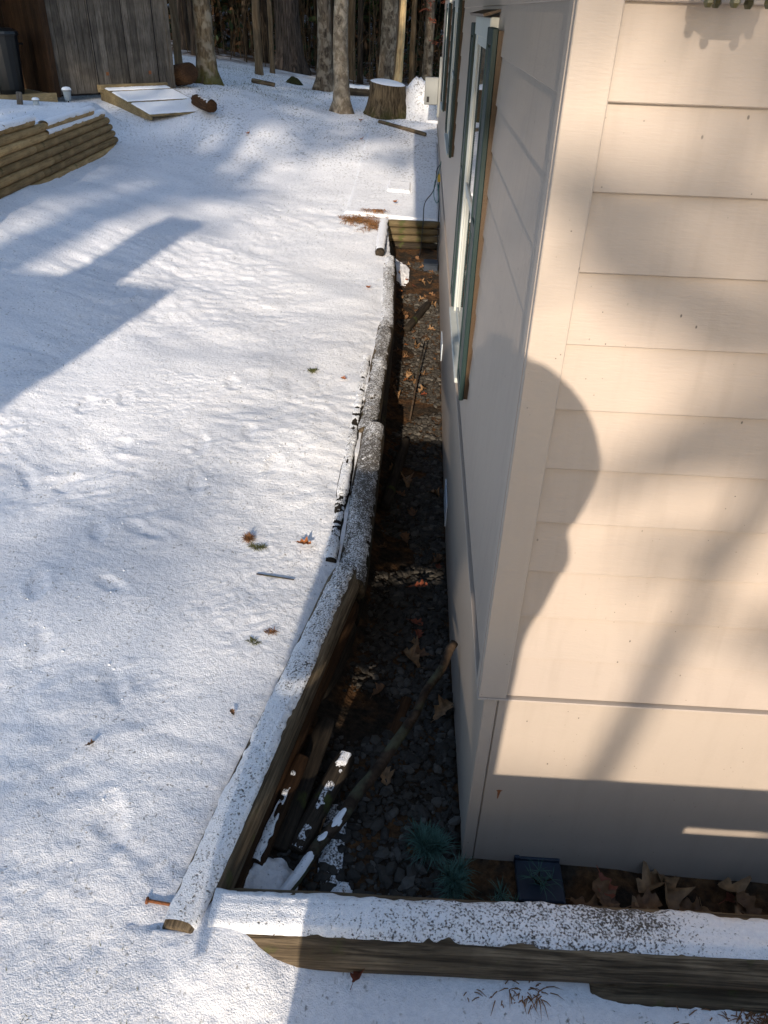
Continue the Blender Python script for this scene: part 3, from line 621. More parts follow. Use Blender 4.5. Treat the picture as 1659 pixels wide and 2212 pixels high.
# ---------------------------------------------------------------- gravel, leaves, seedlings in the trench
phi = (1+5**.5)/2
ICO_V = np.array([(-1, phi, 0), (1, phi, 0), (-1, -phi, 0), (1, -phi, 0), (0, -1, phi), (0, 1, phi), (0, -1, -phi), (0, 1, -phi), (phi, 0, -1), (phi, 0, 1), (-phi, 0, -1), (-phi, 0, 1)])/math.sqrt(1+phi*phi)
ICO_F = np.array([(0, 11, 5), (0, 5, 1), (0, 1, 7), (0, 7, 10), (0, 10, 11), (1, 5, 9), (5, 11, 4), (11, 10, 2), (10, 7, 6), (7, 1, 8), (3, 9, 4), (3, 4, 2), (3, 2, 6), (3, 6, 8), (3, 8, 9), (4, 9, 5), (2, 4, 11), (6, 2, 10), (8, 6, 7), (9, 8, 1)])
def scatter(name, C, S, mat, jit=.25, flatz=.6, smooth=False):
    n = len(C); V = ICO_V[None]*(1+jit*rng.uniform(-1, 1, (n, 12, 1)))*np.stack([S*rng.uniform(.8, 1.5, n), S*rng.uniform(.7, 1.1, n), S*rng.uniform(flatz*.7, flatz*1.2, n)], -1)[:, None, :]
    a = rng.uniform(0, 6.28, n); ca, sa = np.cos(a)[:, None], np.sin(a)[:, None]; tx = rng.uniform(-.5, .5, (n, 1))
    x, y, z = V[..., 0], V[..., 1], V[..., 2]; y, z = y*np.cos(tx)-z*np.sin(tx), y*np.sin(tx)+z*np.cos(tx); x, y = x*ca-y*sa, x*sa+y*ca
    V = np.stack([x, y, z], -1)+C[:, None, :]; F = (ICO_F[None]+np.arange(n)[:, None, None]*12).reshape(-1, 3)
    return fastmesh(name, V.reshape(-1, 3), F, mat, None, smooth)
N = 12500
gy = np.where(rng.random(N) < .62, rng.uniform(-.38, 4.2, N), rng.uniform(4.2, 9.8, N)); gx = left_x(gy)+.12+(0.0-.015-left_x(gy)-.12)*rng.random(N)**.72
keep = noise3(gx*2.3, gy*2.3, 0, 101)+.9*(gx-left_x(gy))/.7 > .12; gx, gy = gx[keep], gy[keep]
gs = rng.choice([.007, .012, .018, .030], len(gx), p=[.36, .33, .22, .09])*rng.uniform(.8, 1.2, len(gx))
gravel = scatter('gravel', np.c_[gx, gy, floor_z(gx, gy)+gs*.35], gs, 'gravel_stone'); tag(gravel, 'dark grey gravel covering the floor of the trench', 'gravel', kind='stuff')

def oak_leaf(L, Wd, curl, bend, seed, mat, name='oak_leaf'):
    r_ = random.Random(seed); n = 15; V = []; F = []
    for i in range(n):
        t_ = i/(n-1); env = math.sin(math.pi*min(1, t_*.93+.05))**.6*(.55+.6*t_)
        lob = .80+.22*math.cos(t_*2*math.pi*3+.4)
        wl = Wd*env*(lob+.12*r_.uniform(-1, 1)); wr = Wd*env*(.80+.22*math.cos(t_*2*math.pi*3+.9)+.12*r_.uniform(-1, 1))
        if i == n-1: wl = wr = .004
        x = L*(t_-.5); zc = bend*(t_-.5)**2*4*L*.25
        V += [(x, 0, zc), (x+.1*wl, wl, zc+curl*wl*wl/Wd+.004*r_.uniform(-1, 1)), (x+.1*wr, -wr, zc+curl*wr*wr/Wd+.004*r_.uniform(-1, 1))]
        if i: a = (i-1)*3; b_ = i*3; F += [(a, b_, b_+1, a+1), (a, a+2, b_+2, b_)]
    m = len(V); V += [(-L*.5-.035, .002, .004), (-L*.5-.035, -.002, .004), (-L*.5, -.0015, bend*L*.25), (-L*.5, .0015, bend*L*.25)]; F.append((m, m+1, m+2, m+3))
    me = bpy.data.meshes.new(name); me.from_pydata(V, [], F); me.materials.append(MATS[mat]); me.polygons.foreach_set('use_smooth', [True]*len(me.polygons)); me.update(); return me
LEAF = [oak_leaf(.13, .052, 1.1, .55, 1, 'leaf_brown'), oak_leaf(.15, .060, 1.3, -.5, 2, 'leaf_tan'), oak_leaf(.11, .046, .8, .4, 3, 'leaf_red'), oak_leaf(.12, .05, .9, .5, 4, 'leaf_orange')]
def put_leaf(me, x, y, z, s=1.0, label=None, group=None, tilt=.35, rz=None, name='oak_leaf'):
    o = link(name, me); o.location = (x, y, z); o.rotation_euler = (random.uniform(-tilt, tilt), random.uniform(-tilt, tilt), random.uniform(0, 6.28) if rz is None else rz); o.scale = (s,)*3
    return tag(o, label, 'leaf', group)
SEG = lambda y: 'in the near corner' if y < .8 else 'beside the first log joint' if y < 2.6 else 'beside the second edge log' if y < 4.2 else 'beside the third edge log' if y < 6.4 else 'beside the farthest edge log'
HUE = ('brown', 'tan', 'dark red', 'orange')
for i in range(24):
    x = random.uniform(.5, 1.3); y = random.uniform(-.36, -.05); q = random.choice([0, 0, 1, 1, 2]); put_leaf(LEAF[q], x, y, float(floor_z(x, y))+.02+.02*random.random(), random.uniform(.8, 1.35), 'curled %s oak leaf behind the front log, %s' % (HUE[q], ('close to the log' if y < -.22 else 'against the wall')+(' by the slab' if x < .75 else ' midway' if x < 1.0 else ' rightmost')), 'oak leaves behind the front log', .45)
for i in range(26):
    y = random.choice([random.uniform(-.2, 4), random.uniform(.5, 9.5)]); lx = Lx(y); x = random.uniform(lx+.14, -.06); q = random.choice([0, 0, 1, 2]); put_leaf(LEAF[q], x, y, float(floor_z(x, y))+.028, random.uniform(.55, .95), '%s leaf on the dark trench gravel %s' % (HUE[q], SEG(y)), 'leaves scattered on the trench gravel', .3)
for i in range(44):
    y = random.uniform(5.4, 10.0); lx = Lx(y); x = random.uniform(lx+.12, -.05); q = random.choice([0, 0, 1, 1, 1, 3]); put_leaf(LEAF[q], x, y, float(floor_z(x, y))+.03+.02*random.random(), random.uniform(.45, .8), '%s leaf in sunlit trench litter %s%s' % (HUE[q], SEG(y), ', wall side' if x > -.3 else ', log side'), 'leaf litter at the far end of the trench', .5)
put_leaf(LEAF[1], -.255, 1.40, float(floor_z(-.255, 1.4))+.05, 1.05, 'large tan oak leaf lying flat on the gravel above the branch tip', None, .1, 2.4)
put_leaf(LEAF[1], -.07, .93, float(floor_z(-.07, .93))+.06, 1.0, 'tan oak leaf against the foundation just right of the leaning branch', None, .3, .9)
put_leaf(LEAF[1], -.33, 3.72, float(floor_z(-.33, 3.72))+.05, 1.1, 'folded tan leaf on the gravel beside the second edge log', None, .2, 1.7)
put_leaf(LEAF[2], -.20, 2.2, float(floor_z(-.2, 2.2))+.05, 1.0, 'reddish leaf on the gravel midway along the foundation', None, .2, .3)
def on_snow(me, x, y, s, label, dz=.02, tilt=.3, rz=None): put_leaf(me, x, y, float(snow_z(np.array([x]), np.array([y]))[0])+dz, s, label, None, tilt, rz)
on_snow(LEAF[3], -.98, 1.86, .78, 'bright orange oak leaf standing on the snow by the first log joint', .025, .5, .1)
on_snow(LEAF[3], -.97, 4.53, .55, 'tiny orange leaf pair on the snow beside the third edge log', .015)
on_snow(LEAF[3], -.93, 7.3, .75, 'small orange leaf on the snow beside the farthest edge log', .015)
on_snow(LEAF[0], -1.72, .16, .34, 'tiny brown leaf alone on the near snow at lower left', .012)
on_snow(LEAF[0], -1.13, .43, .30, 'tiny dark leaf on the snow left of the near log', .012)
on_snow(LEAF[3], -3.7, 14.0, 1.0, 'brown leaf on the far snow below the woodpile chunk', .03)
on_snow(LEAF[3], -1.75, 17.0, 1.2, 'orange leaf on the snow in front of the birch', .03)
on_snow(LEAF[3], -.75, 11.3, .9, 'orange leaf on the snowy slab near the trench end', .075)
on_snow(LEAF[3], -1.6, 15.3, 1.0, 'orange leaf on the snow just left of the snowy slab', .03)
on_snow(LEAF[2], -.43, -.66, .8, 'reddish curled leaf on the snow under the front log', .03, .6, 1.2)
on_snow(LEAF[2], .30, -.86, .6, 'small red leaf at the bottom edge of the picture', .02, .5)

def tuft(name, x, y, z, n, L, mat, label, cat, spread=1.0, droop=.25, wd=.0016, stems=True, s=1, area=None):
    r_ = np.random.default_rng(s); e = empty(name, (x, y, z), label=label, cat=cat)
    heads = [(0, 0, .05)]+[(r_.uniform(-.05, .05), r_.uniform(-.05, .05), r_.uniform(.02, .11)) for _ in range(7)] if stems else [(0, 0, 0)]
    if area: heads = [(r_.normal(0, area[0]*.45), r_.normal(0, area[1]*.45), 0) for _ in range(max(12, n//9))]
    V = []; F = []
    for i in range(n):
        hx, hy, hz = heads[i % len(heads)]; a = r_.uniform(0, 6.28); el = r_.uniform(.05, 1.45)**spread if not area else r_.uniform(.0, area[2]); l_ = L*r_.uniform(.6, 1.1)
        d = np.array([math.cos(a)*math.cos(el), math.sin(a)*math.cos(el), math.sin(el)]); sd = np.array([-math.sin(a), math.cos(a), 0])*wd
        p0 = np.array([hx, hy, hz]); p1 = p0+d*l_*.55; p2 = p0+d*l_-np.array([0, 0, droop*l_*math.cos(el)])
        m = len(V); V += [p0-sd, p0+sd, p1-sd*.9, p1+sd*.9, p2]; F += [(m, m+1, m+3, m+2), (m+2, m+3, m+4)]
    b = MB(); b.add(V, F); b.build('needles', mat, e)
    if stems:
        for hx, hy, hz in heads: b = MB(); b.tube([(0, 0, -.02), (hx*.5, hy*.5, hz*.6), (hx, hy, hz)], .0035, 5); b.build('stem', 'branch_bark', e)
    return e
tuft('pine_seedling', -.155, .0, floor_z(-.155, .0)+.0, 520, .13, 'needle_green', 'larger blue-green pine seedling at the foot of the house corner', 'seedling', s=1)
tuft('pine_seedling', -.03, -.165, floor_z(-.03, -.165)+.0, 420, .11, 'needle_green', 'round blue-green pine seedling just in front of the house corner', 'seedling', s=2)
tuft('pine_seedling', .335, -.13, floor_z(.335, -.13)+.03, 70, .085, 'needle_green', 'sparse tiny pine seedling growing over the dark blue slab', 'seedling', s=3)
tuft('pine_seedling', .16, -.28, floor_z(.16, -.28), 90, .09, 'needle_green', 'thin grassy seedling between the house corner and the dark slab', 'seedling', s=4)
tuft('needle_clump', -1.25, 10.3, float(base_z(-1.25, 10.3))+.02, 420, .20, 'needle_brown', 'clump of rusty pine needles on the snow above the trench end', 'pine needles', 1.6, .4, .004, False, 5, area=(.36,.34,.2))
tuft('needle_clump', -1.05, 9.95, float(base_z(-1.05, 9.95))+.02, 220, .14, 'needle_brown', 'smaller spread of rusty pine needles nearest the trench corner', 'pine needles', 1.6, .4, .004, False, 6, area=(.22,.3,.2))
tuft('needle_clump', -1.05, 10.7, float(base_z(-1.05, 10.7))+.06, 160, .13, 'needle_brown', 'thin streak of rusty needles at the edge of the snowy slab', 'pine needles', 1.6, .4, .004, False, 16, area=(.2,.08,.25))
tuft('grass_tuft', -1.33, 1.88, .375, 160, .06, 'dry_grass', 'reddish dry grass tuft in a hollow of the snow left of the orange leaf', 'grass tuft', 1.1, .2, .002, False, 7, area=(.03,.02,1.2))
tuft('grass_tuft', -1.26, 1.80, .37, 90, .05, 'grass_blade', 'dark grass patch just right of the reddish tuft', 'grass tuft', 1.3, .3, .002, False, 17, area=(.05,.025,.9))
tuft('grass_tuft', -1.04, 1.02, .37, 60, .045, 'dry_grass', 'small brown tuft poking from the snow beside the near log', 'grass tuft', 1.2, .3, .002, False, 8, area=(.03,.02,.9))
tuft('grass_tuft', -1.12, .93, .375, 60, .04, 'grass_blade', 'small dark green tuft in the snow beside the brown one', 'grass tuft', 1.2, .3, .002, False, 9, area=(.03,.015,.9))
tuft('grass_tuft', -1.27, 4.66, .37, 90, .06, 'grass_blade', 'green weed showing through the bright snow mid-lawn', 'weed', 1.3, .3, .003, False, 10, area=(.06,.05,.7))
tuft('grass_tuft', .14, -.64, .16, 260, .11, 'dry_grass', 'dead straw spilling from under the front log', 'dead grass', 1.6, .4, .0022, False, 11, area=(.2,.035,.5))
tuft('grass_tuft', 1.05, -.70, .13, 300, .11, 'dry_grass', 'dead grass clump below the lower front log at bottom right', 'dead grass', 1.4, .4, .0022, False, 12, area=(.3,.05,.5))

sl = empty('dark_slab', (.345, -.115, floor_z(.34, -.1)), label='dark blue square slab lying against the base of the house wall', cat='slab')
b = MB(); b.box((-.105, -.10, -.02), (.10, .09, .045), ch=.006); b.build('slab_body', 'slate_blue', sl)
b = MB(); b.box((-.107, .092, -.02), (-.085, .105, .06), ch=.003); b.box((-.085, .092, -.02), (.10, .105, .052), ch=.003); b.build('rim', 'slate_blue', sl)
sl = empty('black_box', (-.10, 9.5, floor_z(-.1, 9.5)), label='small black box by the house wall at the far end of the trench', cat='box')
b = MB(); b.box((-.13, -.12, 0), (.08, .12, .10), ch=.008); b.build('box_body', 'slate_blue', sl)
b = MB(); b.box((-.135, -.125, .10), (.085, .125, .118), ch=.005); b.build('lid', 'slate_blue', sl)
tw1 = MB(); tw1.tube([(.60, -.33, .06), (.85, -.30, .055), (1.15, -.27, .05)], [.010, .009, .006], 7, True, .2); o = tw1.build('twig', 'branch_bark', None, True); tag(o, 'pale thin stick lying along the back of the front log', 'stick')
o = MB().tube([(-.33, 4.9, -.22), (-.25, 5.9, -.03), (-.2, 6.4, .05)], [.01, .009, .007], 6).build('twig', 'branch_bark', None, True); tag(o, 'thin dark stick standing in the sunlit litter by the wall', 'stick')
def twig(pts, r, label): 
    P = [(x, y, float(snow_z(np.array([x]), np.array([y]))[0])+.006) for x, y in pts]; o = MB().tube(P, r, 6, True, .2).build('twig', 'branch_bark', None, True); return tag(o, label, 'twig')
twig([(-1.22, 1.52), (-1.10, 1.51), (-.99, 1.505)], [.004, .004, .003], 'thin brown twig lying on the snow near the first log joint')

# sparse blades of lawn grass through the snow
N = 22000; bx_ = rng.uniform(-6.5, -.75, N); by_ = np.where(rng.random(N) < .32, rng.uniform(-1.3, 5, N), rng.uniform(6, 24, N))
front = rng.random(N) < .05; bx_ = np.where(front, rng.uniform(-1.6, 1.6, N), bx_); by_ = np.where(front, rng.uniform(-1.2, -.66, N), by_)
dens = fbm(bx_*.8, by_*.8, 0, 201, 3)+.35*sstep(11, 17, by_)+.25*front; ok = (dens > rng.uniform(.05, .75, N)) & (bx_ < np.where(by_ > -.62, left_x(by_)-.12, 9)); bx_, by_ = bx_[ok], by_[ok]
bz_ = snow_z(bx_, by_); n = len(bx_); a = rng.uniform(0, 6.28, n); hgt = rng.uniform(.008, .026, n)*(1+.9*sstep(6, 16, by_)); ln_ = rng.uniform(.2, 1.2, n)*hgt; wv = rng.uniform(.0012, .0026, n)*(1+2.2*sstep(4, 16, by_))
p0 = np.c_[bx_, by_, bz_-.004]; sd = np.c_[-np.sin(a)*wv, np.cos(a)*wv, 0*a]; tip = p0+np.c_[np.cos(a)*ln_, np.sin(a)*ln_, hgt]
V = np.stack([p0-sd, p0+sd, tip], 1).reshape(-1, 3); F = np.arange(3*n).reshape(-1, 3)
tag(fastmesh('grass_blades', V, F, 'grass_blade', None, False), 'scattered grass blades poking through the thin lawn snow', 'grass', kind='stuff')
# kicked-up snow crumbs round the prints
C = []; S = []
for px, py, a in PRINTS:
    for _ in range(9):
        th = random.uniform(0, 6.28); rr = random.uniform(.10, .26); x, y = px+rr*math.cos(th)*.7, py+rr*math.sin(th); 
        if x > left_x(y)-.15: continue
        C.append((x, y, 0)); S.append(random.choice([.003, .004, .005, .007])*random.uniform(.7, 1.1))
C = np.array(C); S = np.array(S); C[:, 2] = snow_z(C[:, 0], C[:, 1])+S*.2
tag(scatter('snow_crumbs', C, S, 'clean_snow', .3, .8, True), 'crumbs of kicked-up snow round the old footprints', 'snow', kind='stuff')

# ---------------------------------------------------------------- timber retaining wall on the left
rw = empty('timber_retaining_wall', (-5.5, 8, .9), label='retaining wall of stacked rounded tan timbers capped with snow at left', cat='retaining wall')
rows = 9; rr = .060
def rwx(y): return float(np.interp(y, RW_Y, RW_X))
for k in range(rows):
    zc = 1.02+k*.104
    y_end = 12.25-.055*max(0, k-2)-(.0 if k < 6 else (.12 if k == 6 else .0))
    ends = [4.2+.35*(k % 3), 6.5+.5*((k*2) % 3), 8.9+.45*((k+1) % 3), y_end]
    if k == 7: ends = [4.2, 6.9, 9.4, 11.35]
    if k == 8: ends = [4.2, 6.0, 8.15, 9.1]
    for i in range(3):
        a, c_ = ends[i]+.01, ends[i+1]-.01; back = -.012*k
        sn = dict(cover=.97, lo=-1.3, hi=1.1, t=.03, na=10, step=.03, fine=.3) if (k == 8 or (k == 7 and i == 2) or (k == 6 and i == 2)) else None
        o = make_log('timber', (rwx(a)+back, a, zc), (rwx(c_)+back, c_, zc), rr, 'timber_brown', snow=sn, seed=100+k*4+i, seg=12)
        o.parent = rw; o.matrix_parent_inverse = Matrix.Translation((5.5, -8, -.9))

# ---------------------------------------------------------------- shed
SHX, SHY, SHZ = -5.63, 16.0, 1.72
ux_ = Vector((-.65, -.76, 0)).normalized(); un = Vector((.76, -.65, 0)).normalized()
shed = empty('shed', (SHX, SHY, SHZ), label='weathered grey board shed with an open dark bay at top left', cat='shed')
MS = Matrix((ux_, un, Vector((0, 0, 1)))).transposed().to_4x4(); shed.matrix_world = Matrix.Translation((SHX, SHY, SHZ)) @ MS   # local x along facade, y outward
x = 0.0; i = 0; W0 = 2.55
while x < W0-.02:
    wd = min(random.uniform(.115, .175), W0-x); isdoor = .36 < x < 1.70; d = .018 if isdoor else .0; zb = .10 if isdoor else -.02
    b = MB(); b.box((x+.003, -.022+d+random.uniform(-.003, .003), zb+random.uniform(-.01, .01)), (x+wd-.003, d+random.uniform(-.002, .003), 3.1), ch=.003)
    b.build('board', 'board_grey', shed); x += wd; i += 1
b = MB(); b.box((.0, -.10, -.05), (W0, -.03, 3.1)); b.build('sheathing', 'hole', shed)
for xx in (.345, 1.02, 1.71): b = MB(); b.box((xx-.009, .0155, .1), (xx+.009, .0175, 3.1)); b.build('door_gap', 'hole', shed)
for xx in (.55, 1.50): b = MB(); b.box((xx-.03, .022, .28), (xx+.03, .030, .34), ch=.002); b.build('hinge', 'rust', shed)
b = MB(); b.box((-.02, -2.6, -.1), (.0, -.0, 3.1)); b.build('side_wall', 'board_grey', shed)
b = MB(); b.box((-.03, -.06, -.06), (.055, .026, 3.1), ch=.004); b.build('corner_post', 'board_grey', shed)
b = MB(); b.box((W0-.02, -.06, -.06), (W0+.10, .03, 3.1), ch=.004); b.build('bay_post', 'board_brown', shed)
for k in range(16):
    b = MB(); b.box((W0+.02+k*.17+.003, -1.35, .0), (W0+.02+k*.17+.167, -1.33+random.uniform(-.003, .003), 3.1)); b.build('back_board', 'board_brown', shed)
for k in range(8): b = MB(); b.box((W0+.08, -1.33+k*.165, .0), (W0+.1, -1.33+k*.165+.16, 3.1)); b.build('bay_side_board', 'board_brown', shed)
b = MB(); b.box((W0+.10, -1.33, -.1), (W0+3.2, .06, -.001)); b.build('bay_floor', 'plank_tan', shed)
b = MB(); b.box((W0+.101, .062, -.16), (W0+3.2, .10, .03), ch=.006); b.build('sill_beam', 'plank_tan', shed)
b = MB(); b.box((-.5, -3.0, 3.1), (W0+3.4, .5, 3.22)); b.build('roof', 'roof_shingle', shed)
rp = empty('shed_ramp', (SHX, SHY, SHZ), label='wooden shed ramp with two snow-covered boards below the door', cat='ramp'); rp.matrix_world = Matrix.Translation((SHX, SHY, SHZ)) @ MS
RX0, RX1, RY, RZ0, RZ1 = .30, 1.72, 1.75, .12, -.24
def rz(y): return RZ0+(RZ1-RZ0)*y/RY
for xx in (RX0, RX1-.04):
    b = MB(); b.add([(xx, .03, rz(0)-.02), (xx, RY, rz(RY)-.02), (xx, RY, rz(RY)-.09), (xx, .03, -.20), (xx+.04, .03, rz(0)-.02), (xx+.04, RY, rz(RY)-.02), (xx+.04, RY, rz(RY)-.09), (xx+.04, .03, -.20)], [(0, 1, 2, 3), (7, 6, 5, 4), (0, 4, 5, 1), (1, 5, 6, 2), (2, 6, 7, 3), (3, 7, 4, 0)]); b.build('side_board', 'plank_tan', rp)
b = MB(); b.box((RX0-.05, .03, .0), (RX1+.05, .17, .13), ch=.006); b.build('threshold', 'plank_tan', rp)
for k, (ya, yb) in enumerate(((.18, .38), (.40, 1.02), (1.05, RY))):
    b = MB(); n_ = 8; b.add([(RX0-.02, ya, rz(ya)), (RX1+.02, ya, rz(ya)), (RX1+.02, yb, rz(yb)), (RX0-.02, yb, rz(yb)), (RX0-.02, ya, rz(ya)-.03), (RX1+.02, ya, rz(ya)-.03), (RX1+.02, yb, rz(yb)-.03), (RX0-.02, yb, rz(yb)-.03)], [(0, 3, 2, 1), (4, 5, 6, 7), (0, 1, 5, 4), (1, 2, 6, 5), (2, 3, 7, 6), (3, 0, 4, 7)]); pl = b.build('plank', 'plank_tan', rp)
    a = np.linspace(0, 1, 40); c_ = np.linspace(0, 1, 16); A, B = np.meshgrid(a, c_, indexing='ij'); px, py = RX0+(RX1-RX0)*A, ya+.02+(yb-ya-.04)*B
    ed = np.minimum(np.minimum(A, 1-A)*1.4, np.minimum(B, 1-B)*(yb-ya)); pz = rz(py)-.004+.022*sstep(0, .035, ed+.006*noise3(px*22, py*22, 0, 5))+.003*noise3(px*18, py*18, 0, 6)
    fastmesh('snow', np.c_[px.ravel(), py.ravel(), pz.ravel()], grid_faces(40, 16), 'clean_snow', pl)
tb = empty('rubbish_bin', (0, 0, 0), label='tall black plastic bin standing in the dark shed bay', cat='bin'); tb.matrix_world = Matrix.Translation(Vector((SHX, SHY, SHZ))+ux_*3.28-un*.38) @ MS
b = MB(); b.add(*loft([ring(.21, 18, .0), ring(.23, 18, .08), ring(.285, 18, .95), ring(.27, 18, .95), ring(.25, 18, .9)])); b.build('barrel', 'black_plastic', tb, False)
b = MB(); b.add(*loft([ring(.305, 18, .93), ring(.31, 18, .96), ring(.30, 18, 1.0), ring(.18, 18, 1.05)])); b.build('lid', 'black_plastic', tb)
for s_ in (-1, 1): b = MB(); b.tube([(s_*.29, -.08, .8), (s_*.35, -.06, .8), (s_*.35, .06, .8), (s_*.29, .08, .8)], .015, 6); b.build('handle', 'black_plastic', tb)

def path_light(x, y, z, label):
    e = empty('path_light', (x, y, z), label=label, cat='garden light')
    b = MB(); b.tube([(0, 0, -.1), (0, 0, .06)], .012, 8); b.build('stake', 'black_plastic', e)
    b = MB(); b.add(*loft([ring(.035, 14, .05), ring(.055, 14, .09), ring(.068, 14, .19), ring(.068, 14, .20)])); b.build('glass_jar', 'jar_glass', e, True)
    b = MB(); b.add(*loft([ring(.076, 14, .195), ring(.078, 14, .215), ring(.05, 14, .235)])); c_ = b.build('cap', 'grey_metal', e)
    b = MB(); b.add(*loft([ring(.078, 14, .216), ring(.076, 14, .235), ring(.055, 14, .255), ring(.02, 14, .262)])); b.build('snow', 'clean_snow', c_, True); return e
path_light(-6.42, 12.35, float(base_z(-6.42, 12.35))+.02, 'snow-capped glass garden light in front of the shed')
e = path_light(-6.62, 11.55, float(base_z(-6.62, 11.55))-.10, 'smaller garden light at far left before the bay beam'); e.scale = (.75,)*3
o = MB().box((-.05, -.05, -.1), (.04, .05, .17), ch=.012).build('short_post', 'board_grey', None); o.location = (-6.86, 11.5, float(base_z(-6.86, 11.5))); o.rotation_euler = (.08, .1, .4); tag(o, 'short grey wooden post left of the smaller garden light', 'post')

# ---------------------------------------------------------------- trees
def trunk_mesh(r, H, lean, mat, seed, flare=.5, seg=14, rough=.08, name='trunk'):
    n = 16; r_ = random.Random(seed); P = []; Rd = []
    for i in range(n):
        t_ = (i/(n-1))**1.7; z = H*t_-.15*(1-t_); fl = 1+flare*math.exp(-max(z, 0)/(r*1.1+.05))
        P.append((lean[0]*t_*H+.02*r_.uniform(-1, 1)*(t_ > .1)*r*6, lean[1]*t_*H, z)); Rd.append(r*fl*(1-.72*t_))
    b = MB(); b.tube(P, Rd, seg, True, rough, seed)
    if flare > .35:   # root flares
        v = b.v[0]
        for i in range(5):
            for k in range(seg):
                j = i*seg+k; c_ = np.array(P[i]); q = v[j]-c_; th = math.atan2(q[1], q[0]); a = .28*math.exp(-max(P[i][2], 0)/(r*.9))*math.cos(5*th+seed); v[j] = c_+q*(1+a)
    return b, P
CROWN = {}
def crown_mesh(kind, seed, H, Rc, z0, n, size):
    r_ = np.random.default_rng(seed); hub = r_.uniform(-1, 1, (max(10, n//26), 3)); hub[:, 2] = r_.uniform(0, 1, len(hub))
    wz = (1-hub[:, 2])**.7 if kind == 'pine' else np.sin(np.pi*np.clip(hub[:, 2]*.85+.12, 0, 1)); hubc = np.c_[hub[:, 0]*Rc*wz, hub[:, 1]*Rc*wz, z0+hub[:, 2]*(H-z0)]
    c = hubc[r_.integers(0, len(hub), n)]+r_.normal(0, 1, (n, 3))*np.array([.55, .55, .28])*size*2.1
    u = r_.normal(0, 1, (n, 3)); u[:, 2] *= .35; u /= np.linalg.norm(u, axis=1)[:, None]; v = np.cross(u, r_.normal(0, 1, (n, 3))); v /= np.linalg.norm(v, axis=1)[:, None]
    s_ = size*r_.uniform(.5, 1.2, (n, 1)); w_ = s_*.38
    V = np.stack([c-u*s_, c-v*w_*.6, c+u*s_, c+v*w_], 1).reshape(-1, 3); F = np.arange(4*n).reshape(-1, 4); return V, F, hubc
def limbs(P, hubc, r, k, seed, base=.3):
    r_ = random.Random(seed); b = MB(); idx = r_.sample(range(len(hubc)), min(k, len(hubc)))
    for i in idx:
        h = Vector(hubc[i]); zt = max(h.z-abs(h.x)*.4-.6, 1.5); j = min(range(len(P)), key=lambda q: abs(P[q][2]-zt)); p = Vector(P[j]); m = p.lerp(h, .5)+Vector((0, 0, .12*(h-p).length))
        rr_ = max(r*.22, .012); b.tube([p, m, h], [rr_, rr_*.6, rr_*.2], 5, False)
    return b
def tree(name, x, y, r, H, mat, label, group=None, lean=(0, 0), seed=0, flare=.5, crown=None, z=None, nlimb=10):
    zz = float(base_z(x, y)) if z is None else z
    t = empty(name, (x, y, zz-.03), label=label, cat='tree', group=group)
    b, P = trunk_mesh(r, H, lean, mat, seed, flare)
    kind, Rc, z0, n, size, cm = crown or ('leaf', 2.2, H*.5, 420, .32, 'needle_dark')
    V, F, hub = crown_mesh(kind, seed, H, Rc, z0, n, size); V[:, :2] += np.array(lean)*V[:, 2:3]
    hub[:, :2] += np.array(lean)*hub[:, 2:3]
    lb = limbs(P, hub, r, nlimb, seed)
    for v_ in lb.v: b.v.append(v_)
    b.f += [tuple(i_+b.n for i_ in f_) for f_ in lb.f]; b.n += lb.n
    b.build('trunk', mat, t, True)
    fastmesh('crown', V, F, cm, t, False); return t
tree('oak_tree', -5.19, 17.18, .205, 13, 'bark_oak', 'mossy-footed oak trunk right of the shed', seed=1, lean=(-.004, 0), flare=.55)
tree('slim_tree', -6.5, 19.6, .10, 11, 'bark_tan', 'slim trunk between the shed corner and the mossy oak', seed=2, flare=.2)
tree('slim_tree', -7.3, 19.8, .13, 12, 'bark_dark', 'dark trunk close behind the shed corner', seed=3, flare=.2)
tree('slim_tree', -5.15, 23.05, .11, 12, 'bark_tan', 'straight slim trunk left of the big dark pine', seed=4, flare=.25, lean=(-.004, 0))
tree('slim_tree', -4.97, 24.25, .075, 10, 'bark_tan', 'thinner pale sapling just left of the big dark pine', seed=5, flare=.2, lean=(-.006, 0))
tree('pine_tree', -4.81, 26.6, .40, 18, 'bark_pine', 'thick dark furrowed pine trunk at the top of the lawn', seed=6, flare=.5)
tree('maple_tree', -3.1, 21.75, .20, 14, 'bark_mottled', 'mottled trunk just left of the birch, roots flared', seed=7, flare=.9)
tree('birch_tree', -2.285, 18.09, .185, 13, 'bark_birch', 'pale spotted birch trunk in front of the woods', seed=8, flare=.45, lean=(-.006, 0))
tree('slim_tree', -2.98, 28.8, .16, 13, 'bark_tan', 'tan trunk seen just right of the birch', seed=9, flare=.2)
tree('maple_tree', -1.60, 26.4, .29, 15, 'bark_mottled', 'large mottled trunk behind the bright split trunk', seed=10, flare=.3, lean=(.01, 0))
tree('maple_tree', -.30, 28.8, .19, 13, 'bark_mottled', 'knobbly trunk near the house wall with red leaves around it', seed=11, flare=.3, lean=(.004, 0))
tree('slim_tree', -.85, 29.5, .11, 12, 'bark_tan', 'slim trunk left of the knobbly trunk near the house', seed=12, flare=.2)
tree('slim_tree', -2.55, 27.4, .10, 12, 'bark_dark', 'dark slim trunk in the gap right of the birch', seed=13, flare=.2)
